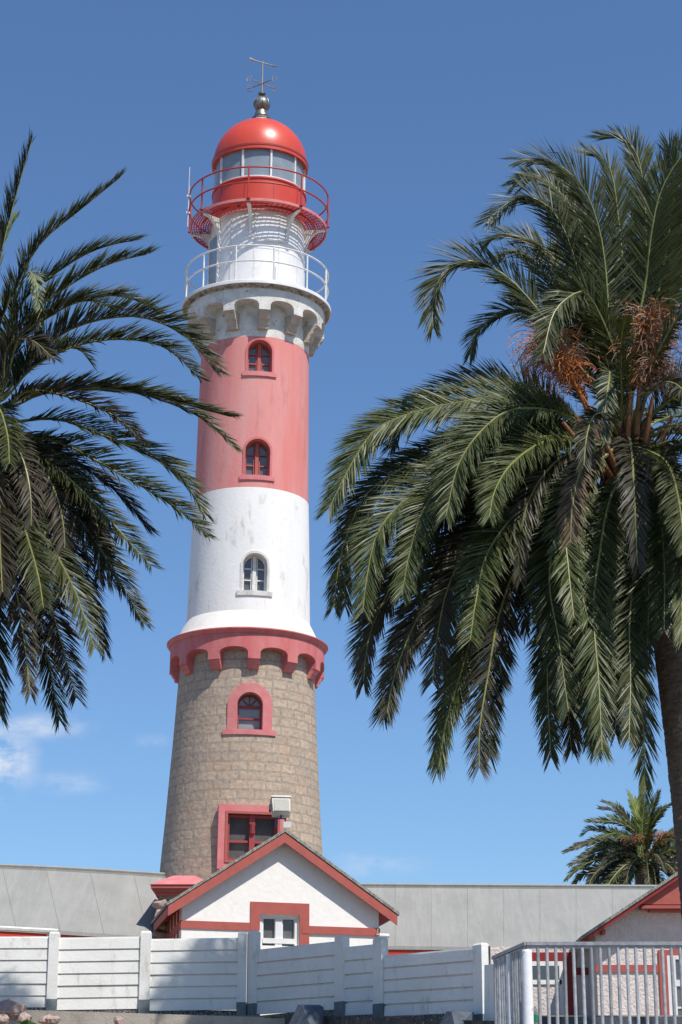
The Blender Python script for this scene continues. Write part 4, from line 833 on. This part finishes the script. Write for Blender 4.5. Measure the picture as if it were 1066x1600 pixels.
def trunk_mesh(p0, p1, r0, r1, n=28, seg_h=.07, bulge=.35, name='trunk', parent=None, bend=Vector()):
    m_ = MB(); H = (p1-p0).length; K = int(H/seg_h); vs = []
    for i in range(K+1):
        t = i/K; c = p0.lerp(p1, t)+bend*math.sin(PI*t); r = r0+(r1-r0)*t
        if t > .86: r *= 1+bulge*((t-.86)/.14)
        for k in range(n):
            a = 2*PI*k/n; sc = .5+.5*math.cos(a*7+(i % 2)*PI); q = r*(1+.05*sc+.035*((i*.37+math.sin(a*3))%1)+random.uniform(-.012, .012)); vs.append(c+Vector((math.cos(a)*q, math.sin(a)*q, 0)))
    m_.add(vs, [(i*n+k, i*n+(k+1) % n, (i+1)*n+(k+1) % n, (i+1)*n+k) for i in range(K) for k in range(n)]+[tuple(K*n+k for k in range(n))])
    return m_.build(name, M['trunk'], parent, smooth=25)
def fruit(parent, base, tip, rng, n, spread, mat, mat2, name='fruit_cluster', ln=.55):
    m_ = MB(); base = Vector(base); tip = Vector(tip); mid = base.lerp(tip, .5)+ZUP*.15; st_ = catmull([base, mid, tip], 12); m_.tube(st_, [.045-.002*i for i in range(13)], 6, False, 0)
    ax = (tip-mid).normalized()
    for i in range(n):
        s = rng.uniform(.62, 1.0); o = st_[int(s*12)]; a = rng.uniform(0, 2*PI); up = rng.uniform(-.5, .9)
        d_ = (Vector((math.cos(a), math.sin(a), up))+ax*.5).normalized(); p = o.copy(); P_ = [p.copy()]; L_ = ln*rng.uniform(.6, 1.25); dd = d_.copy()
        for k in range(5): dd = (dd+Vector((rng.gauss(0, .16), rng.gauss(0, .16), -.15-.10*k))).normalized(); p = p+dd*(L_/5*spread); P_.append(p.copy())
        m_.tube(P_, [.010, .009, .008, .007, .006, .004], 3, False, 0 if rng.random() < .6 else 1)
        for k in (2, 3, 4, 5):
            if rng.random() < .8:
                e = P_[k]+Vector((rng.gauss(0, .07), rng.gauss(0, .07), rng.gauss(0, .07))); m_.tube([P_[k], e], [.007, .004], 3, False, 1 if rng.random() < .5 else 0)
    return m_.build(name, [mat, mat2], parent, smooth='raw')

# ---- right palm
PY = 39.5; rng = random.Random(11)
hc = pt(975, 690, PY); tb = pt(1099, 1500, PY-.2); tb = Vector((tb.x+.25, tb.y, 1.4))
pr = root('palm_tree', tb, 'large date palm at right with hanging fronds and orange fruit sprays', 'palm tree', 'palm trees round the lighthouse')
trunk_mesh(tb, pt(1012, 712, PY), .52, .43, parent=pr, bend=Vector((.16, 0, 0)))
def cpt(a, r, z): return hc+Vector((math.sin(a)*r, -math.cos(a)*r, z))
heroR = [ # path px, depth of tip, roll, leaf, vee, droop, mat
 ([(955, 560), (944, 420), (932, 346), (906, 285), (862, 250), (814, 250)], -1.5, 0, .74, 5, .12),
 ([(935, 560), (897, 400), (862, 330), (827, 307), (792, 315), (762, 345)], -.8, 10, .62, 8, .15),
 ([(925, 520), (884, 438), (858, 394), (818, 370), (785, 368), (757, 380)], .8, 0, .55, 10, .25),
 ([(990, 580), (1006, 420), (1006, 280), (985, 224), (941, 212)], 1.6, 0, .66, 5, .15),
 ([(985, 570), (1008, 442), (1015, 377), (1035, 300), (1066, 240), (1105, 205)], -1.2, 0, .74, 5, .12),
 ([(920, 590), (840, 482), (788, 428), (731, 408), (690, 430), (676, 475), (677, 512)], -1.2, -14, .66, 8, .35),
 ([(900, 610), (865, 500), (827, 486), (788, 487), (752, 512), (735, 553)], .6, -10, .5, 10, .3),
 ([(962, 560), (941, 495), (915, 462), (893, 458), (868, 490), (849, 552)], -2.6, 0, .56, 0, .3),
 ([(880, 640), (810, 618), (728, 628), (659, 640), (590, 672), (545, 726), (514, 795)], -1.0, -22, .62, 5, .25),
 ([(900, 655), (850, 638), (797, 643), (750, 675), (714, 728), (697, 806)], -2.6, -12, .60, 5, .25),
 ([(910, 690), (866, 687), (829, 699), (792, 733), (771, 770), (765, 808)], -3.4, -10, .56, 5, .25),
 ([(880, 680), (765, 705), (665, 758), (617, 797), (585, 840), (573, 900), (567, 955)], -1.8, -20, .62, 5, .25),
 ([(870, 660), (760, 680), (659, 716), (580, 765), (545, 827), (530, 885), (522, 948)], .2, -20, .55, 8, .3),
 ([(955, 705), (904, 752), (884, 806), (886, 885), (897, 966)], -3.0, 0, .50, 5, .3),
 ([(975, 730), (951, 790), (935, 859), (930, 950), (937, 1060), (941, 1172)], -3.3, 0, .55, 5, .25),
 ([(900, 720), (819, 790), (766, 859), (742, 938), (735, 1000)], -2.8, -8, .55, 5, .25),
 ([(880, 720), (790, 780), (734, 848), (702, 920), (683, 1000), (676, 1066)], -1.6, -14, .58, 5, .25),
 ([(880, 700), (760, 745), (665, 830), (615, 910), (580, 990), (568, 1064)], -.6, -18, .58, 6, .25),
 ([(880, 720), (770, 780), (700, 880), (650, 970), (618, 1050), (605, 1114)], -1.2, -15, .60, 6, .25),
 ([(890, 730), (800, 830), (750, 950), (715, 1060), (695, 1130), (686, 1198)], -1.2, -10, .58, 6, .25),
 ([(900, 740), (830, 830), (785, 950), (762, 1060), (752, 1140), (749, 1199)], -1.9, -8, .58, 6, .25),
 ([(930, 740), (890, 830), (866, 930), (858, 1050), (861, 1184)], -1.4, 0, .52, 6, .25),
 ([(935, 740), (900, 850), (885, 960), (886, 1060), (893, 1172)], -.8, 0, .52, 6, .25),
 ([(925, 730), (875, 800), (860, 900), (870, 1000), (888, 1108)], -2.6, 0, .55, 5, .25),
 ([(960, 750), (950, 860), (955, 960), (960, 1050), (962, 1146)], -2.0, 0, .5, 6, .25),
 ([(975, 760), (990, 860), (986, 980), (983, 1060), (983, 1156)], -3.0, 0, .5, 6, .25),
 ([(980, 760), (1000, 900), (1000, 1020), (1004, 1130), (1008, 1240)], -.2, 0, .55, 6, .25),
 ([(940, 750), (925, 860), (915, 960), (916, 1060), (919, 1156)], .3, 0, .5, 6, .25),
 ([(1010, 700), (1066, 690), (1120, 740), (1150, 830)], -2.4, 10, .6, 6, .25),
 ([(1010, 660), (1070, 600), (1150, 600), (1220, 680)], -2.0, 10, .6, 6, .25),
 ([(1005, 560), (1050, 440), (1110, 380), (1180, 370)], .8, 0, .66, 6, .2),
 ([(1010, 720), (1060, 760), (1085, 860), (1090, 980)], -2.8, 0, .55, 6, .25),
 ([(960, 620), (955, 580), (950, 590), (948, 640), (946, 690)], -2.0, 0, .3, 6, .4),
 ([(950, 560), (925, 430), (905, 350), (868, 290), (838, 275), (816, 290)], .9, 0, .6, 5, .15),
 ([(970, 570), (975, 430), (968, 330), (950, 262), (918, 236)], .5, 0, .62, 5, .15),
 ([(990, 560), (1040, 430), (1065, 330), (1100, 260)], .2, 0, .66, 5, .12),
 ([(915, 560), (872, 470), (842, 415), (806, 388), (772, 404)], .5, 0, .52, 5, .2),
 ([(1000, 560), (1030, 450), (1048, 350), (1054, 280), (1046, 230)], -.5, 0, .66, 5, .12),
 ([(890, 650), (820, 604), (750, 596), (690, 612), (640, 648), (610, 700)], .9, 0, .52, 6, .2),
 ([(880, 690), (800, 690), (720, 730), (668, 790), (640, 860), (628, 930)], -2.2, 0, .56, 6, .2),
 ([(1000, 730), (1030, 780), (1040, 870), (1038, 985)], -2.6, 0, .5, 5, .25),
 ([(1010, 730), (1050, 790), (1064, 880), (1066, 1000)], -2.9, 0, .5, 5, .25),
 ([(985, 740), (1010, 800), (1016, 900), (1012, 1010)], -1.9, 0, .5, 5, .25),
 ([(1000, 700), (1040, 720), (1062, 780), (1070, 860)], -3.4, 0, .5, 5, .25),
 ([(900, 670), (845, 665), (800, 690), (770, 740), (740, 830)], .8, -20, .5, 8, .25)]
for h_ in [h for k, h in enumerate(heroR) if 8 <= k <= 25 or k in (33, 39)]:
    jx, jy = rng.uniform(-14, 20), rng.uniform(-22, 8); n_ = len(h_[0]); heroR.append(([(x+jx*(j+1)/n_+rng.uniform(-4, 4), y+jy*(j+1)/n_) for j, (x, y) in enumerate(h_[0])], h_[1]+rng.uniform(.4, 1.0), 0, h_[3], h_[4], h_[5]))
for i, (P_, dt, roll, leaf, vee, droop) in enumerate(heroR):
    pale = i == 32
    P_ = [(x+rng.uniform(-3, 3)*(0 < j < len(P_)-1), y+rng.uniform(-3, 3)*(0 < j < len(P_)-1)) for j, (x, y) in enumerate(P_)]
    a = rng.uniform(0, 2*PI); c = hc+Vector((rng.uniform(-.25, .2), rng.uniform(-.3, .2), rng.uniform(-.1, .25)))
    old = i in (16, 17, 18, 20, 22, 24)
    frond(pr, pxpath(c, P_, PY, dt), rng, leaf*1.42, 0, vee+rng.uniform(-4, 8), droop*.5, [M['leafpale'] if pale else M['leafold'] if old else M['leaf'], M['rachis']], s0=.2 if i < 8 else .17, face=.72)
for i in range(36):
    t = i/36; az = i*2.399+.4; e0 = 62-80*t+rng.uniform(-8, 8); L_ = rng.uniform(4.8, 5.5)
    dirx = math.sin(az)
    e1 = e0-rng.uniform(85, 110) if t > .15 else e0-60
    e1 = max(e1, -96)
    if dirx < -.2:
        if t < .3: continue
        L_ *= .86
    if t < .35 and abs(dirx) < .35: L_ *= .7
    frond(pr, arcpath(cpt(az, .3, .15-.5*t), az, e0, e1, L_, pw=.8, sway=rng.uniform(-.2, .2)), rng, rng.uniform(.55, .68), rng.uniform(-12, 12), 10, .28, [M['leafdead'] if i % 9 == 4 and t > .5 else M['leafold'] if t > .35 else M['leaf'], M['rachis']], dens=.03, width=.042)
fruit(pr, pt(950, 690, PY-.2), pt(840, 520, PY-1.0), rng, 260, 1.15, M['stalk'], M['twig'], ln=.72)
fruit(pr, pt(940, 700, PY-.2), pt(872, 552, PY-1.3), rng, 150, 1.0, M['stalk'], M['stalk'], ln=.55)
fruit(pr, pt(990, 690, PY-.2), pt(1018, 478, PY-.9), rng, 280, 1.15, M['twig'], M['stalk'], ln=.72)
fruit(pr, pt(990, 700, PY-.3), pt(1030, 560, PY-1.1), rng, 240, 1.0, M['twig'], M['stalk'], ln=.60)
for (x0, y0, x1, y1) in [(978, 745, 985, 610), (1000, 740, 1020, 620), (965, 740, 925, 640), (955, 745, 900, 650), (990, 745, 1000, 590), (945, 740, 880, 660), (1010, 745, 1050, 650)]:
    b = MB(); b.tube(catmull([pt(x0, y0, PY-.35), pt((x0+x1)/2, (y0+y1)/2+2, PY-.75), pt(x1, y1, PY-1.0)], 8), [.085-.006*k for k in range(9)], 7); b.build('petiole', M['petiole'], pr, smooth=60)
# head of cut frond stubs
b = MB()
for i in range(60):
    a = i*2.4; t = i/60; c = cpt(a, .36+.1*math.sin(t*PI), -.9+1.1*t); d_ = Vector((math.sin(a)*.7, -math.cos(a)*.7, .75)).normalized(); b.tube([c, c+d_*.3], [.11, .06], 5)
b.build('frond_stubs', M['stub'], pr)

# ---- left palm
rng = random.Random(23); PY = 38.9; hl = pt(-48, 655, PY); tb = Vector((hl.x-.7, PY+.1, 1.5)); hc = hl
pl_ = root('palm_tree', tb, 'dark date palm crown reaching in from the left edge of the photo', 'palm tree', 'palm trees round the lighthouse')
trunk_mesh(tb, hl-ZUP*.3, .50, .42, parent=pl_)
heroL = [
 ([(-20, 560), (-5, 440), (8, 370), (28, 295), (50, 219)], -.8, 0, .42, 30, .1, 0),
 ([(-15, 560), (10, 480), (60, 385), (120, 332), (188, 277)], -.5, 8, .36, 35, .1, 0),
 ([(-20, 540), (-12, 440), (0, 385), (24, 340)], .5, 0, .3, 30, .1, 1),
 ([(0, 560), (22, 480), (42, 425), (56, 438), (60, 470), (63, 510)], -1.0, 0, .2, 20, .4, 2),
 ([(-10, 600), (30, 480), (90, 425), (150, 390), (213, 374)], -.3, 10, .42, 38, .15, 0),
 ([(-5, 600), (30, 510), (95, 455), (165, 415), (233, 396)], -1.1, 10, .42, 38, .15, 0),
 ([(0, 600), (30, 540), (90, 480), (165, 462), (215, 470), (247, 488)], .8, 8, .44, 38, .3, 0),
 ([(0, 620), (30, 530), (90, 487), (135, 470), (175, 481)], -1.9, 8, .40, 38, .25, 0),
 ([(5, 620), (50, 560), (115, 512), (200, 494), (260, 508), (300, 535), (338, 580)], -.7, 0, .50, 40, .2, 0),
 ([(5, 625), (50, 575), (120, 540), (195, 530), (262, 545), (311, 590)], -1.5, 0, .40, 40, .25, 0),
 ([(0, 620), (10, 545), (45, 530), (84, 560)], -2.6, 0, .40, 25, .3, 3),
 ([(10, 600), (70, 550), (120, 545), (143, 568)], 1.8, 0, .35, 30, .3, 0),
 ([(10, 635), (60, 612), (135, 606), (230, 616), (300, 635), (360, 651)], -.8, 8, .42, 38, .15, 0),
 ([(10, 640), (80, 612), (200, 612), (290, 640), (330, 665), (365, 698)], .4, 5, .36, 38, .15, 0),
 ([(5, 640), (40, 612), (100, 618), (160, 640), (195, 662), (220, 690)], -2.3, 0, .38, 35, .25, 3),
 ([(20, 660), (90, 655), (160, 680), (240, 715), (290, 755), (318, 801)], -.9, 5, .46, 36, .2, 0),
 ([(20, 680), (90, 690), (165, 728), (235, 768), (290, 805), (322, 837)], -1.4, 5, .40, 36, .2, 0),
 ([(10, 680), (60, 690), (130, 730), (190, 775), (232, 826)], .6, 0, .40, 30, .25, 3),
 ([(10, 690), (60, 710), (110, 750), (165, 805), (205, 850), (236, 884)], -1.8, 0, .40, 30, .25, 0),
 ([(10, 700), (60, 740), (115, 800), (165, 870), (200, 930), (223, 972)], -1.2, 0, .42, 28, .25, 0),
 ([(10, 710), (50, 755), (95, 830), (130, 900), (150, 960), (163, 1015)], -.6, 0, .42, 22, .25, 3),
 ([(0, 720), (40, 780), (80, 850), (120, 930), (148, 1013)], -1.9, 0, .42, 22, .25, 0),
 ([(-5, 720), (30, 800), (65, 900), (95, 1000), (119, 1090)], -1.3, 0, .42, 20, .25, 3),
 ([(-10, 720), (20, 810), (50, 920), (75, 1030), (93, 1125)], -.7, 0, .44, 20, .25, 0),
 ([(-20, 720), (5, 820), (25, 920), (38, 1000), (47, 1083)], -1.9, 0, .38, 15, .25, 3),
 ([(-35, 730), (-25, 850), (-10, 980), (0, 1118)], -1.5, 0, .44, 15, .25, 0),
 ([(-10, 640), (0, 640), (12, 680), (15, 725)], -3.2, 0, .36, 10, .4, 0),
 ([(-20, 700), (15, 760), (40, 830), (60, 900), (68, 950)], -3.0, 0, .42, 15, .3, 0),
 ([(-20, 710), (-5, 780), (0, 850), (4, 925)], -3.3, 0, .44, 10, .3, 3),
 ([(0, 680), (60, 700), (120, 760), (155, 840), (175, 910)], 1.0, 0, .42, 25, .3, 0)]
for i, (P_, dt, roll, leaf, vee, droop, mt) in enumerate(heroL):
    c = hc+Vector((rng.uniform(-.2, .2), rng.uniform(-.2, .2), rng.uniform(-.2, .2)))
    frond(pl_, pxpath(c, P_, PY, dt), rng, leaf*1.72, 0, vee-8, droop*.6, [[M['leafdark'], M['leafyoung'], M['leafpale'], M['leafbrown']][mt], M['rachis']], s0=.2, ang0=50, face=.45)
for i in range(62):
    t = i/62; az = i*2.399+1.1; e0 = 55-75*t+rng.uniform(-8, 8); L_ = rng.uniform(4.6, 5.3); e1 = max(e0-rng.uniform(80, 105), -96); dx_ = math.sin(az)
    if dx_ > .3 and t < .55: continue
    if dx_ > .1: L_ *= .84
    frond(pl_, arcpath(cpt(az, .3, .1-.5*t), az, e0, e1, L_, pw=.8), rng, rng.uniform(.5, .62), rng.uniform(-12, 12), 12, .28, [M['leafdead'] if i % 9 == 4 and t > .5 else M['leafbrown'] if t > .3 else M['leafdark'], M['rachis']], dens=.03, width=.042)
b = MB()
for i in range(40):
    a = i*2.4; t = i/40; c = cpt(a, .36, -.9+1.1*t); d_ = Vector((math.sin(a)*.7, -math.cos(a)*.7, .75)).normalized(); b.tube([c, c+d_*.3], [.11, .06], 5)
b.build('frond_stubs', M['stub'], pl_)

# ---- far palm behind the right roof
rng = random.Random(5); YD = 86.0; hc = pt(1010, 1345, YD); tb = Vector((hc.x, YD, TER))
pd = root('palm_tree', tb, 'smaller palm tree rising behind the grey roof at right', 'palm tree', 'palm trees round the lighthouse')
trunk_mesh(tb, hc-ZUP*.2, .45, .4, seg_h=.15, n=16, parent=pd)
heroD = [([(985, 1325), (950, 1315), (915, 1318), (882, 1331)], -.5), ([(985, 1320), (955, 1300), (925, 1295), (909, 1304)], .5), ([(990, 1300), (960, 1285), (917, 1283)], .3), ([(990, 1300), (965, 1270), (937, 1262)], -.4), ([(995, 1300), (968, 1265), (943, 1252)], .6), ([(1000, 1300), (990, 1260), (983, 1239)], .2), ([(1003, 1300), (1006, 1265), (1006, 1242)], -.5), ([(1010, 1300), (1018, 1265), (1029, 1237)], -.3), ([(1010, 1300), (1030, 1275), (1040, 1262)], 0), ([(985, 1335), (950, 1330), (915, 1340), (890, 1352)], -1.2), ([(985, 1340), (945, 1340), (905, 1355), (885, 1374)], -.4), ([(990, 1345), (950, 1350), (915, 1365), (890, 1390)], .8), ([(985, 1345), (960, 1345), (930, 1365), (915, 1395)], -1.8), ([(1000, 1350), (980, 1350), (955, 1375), (945, 1400)], -2.2), ([(1000, 1355), (990, 1362), (975, 1385), (970, 1405)], -2.5), ([(1015, 1350), (1022, 1360), (1025, 1385), (1025, 1405)], -2.5), ([(1030, 1320), (1055, 1300), (1080, 1300)], 0), ([(1030, 1335), (1060, 1330), (1090, 1350)], -.6), ([(1030, 1350), (1050, 1365), (1060, 1400)], -1.8), ([(1000, 1310), (975, 1285), (950, 1275)], -1.0), ([(985, 1312), (960, 1302), (932, 1310)], -1.5), ([(1005, 1300), (998, 1270), (996, 1248)], .6), ([(1015, 1300), (1030, 1270), (1048, 1258)], -.4)]
for i, (P_, dt) in enumerate(heroD):
    frond(pd, pxpath(hc, P_, YD, dt), rng, .46, 0, 14, .10, [M['leafyoung'] if i in (5, 6, 21) else M['leafold'] if i % 3 == 0 else M['leaf'], M['rachis']], dens=.032, width=.052, s0=.12, face=.6)
for i in range(44):
    t = i/44; az = i*2.399; e0 = 60-70*t; frond(pd, arcpath(cpt(az, .25, .1-.4*t), az, e0, max(e0-80, -92), rng.uniform(2.6, 3.1), pw=.9), rng, .42, 0, 15, .15, [M['leafold'] if t > .4 else M['leaf'], M['rachis']], dens=.04, width=.055)
fruit(pd, hc, pt(1042, 1300, YD-.8), rng, 90, 1.0, M['stalk'], M['twig'], ln=.6); fruit(pd, hc, pt(985, 1305, YD-1), rng, 90, 1.0, M['twig'], M['stalk'], ln=.6)
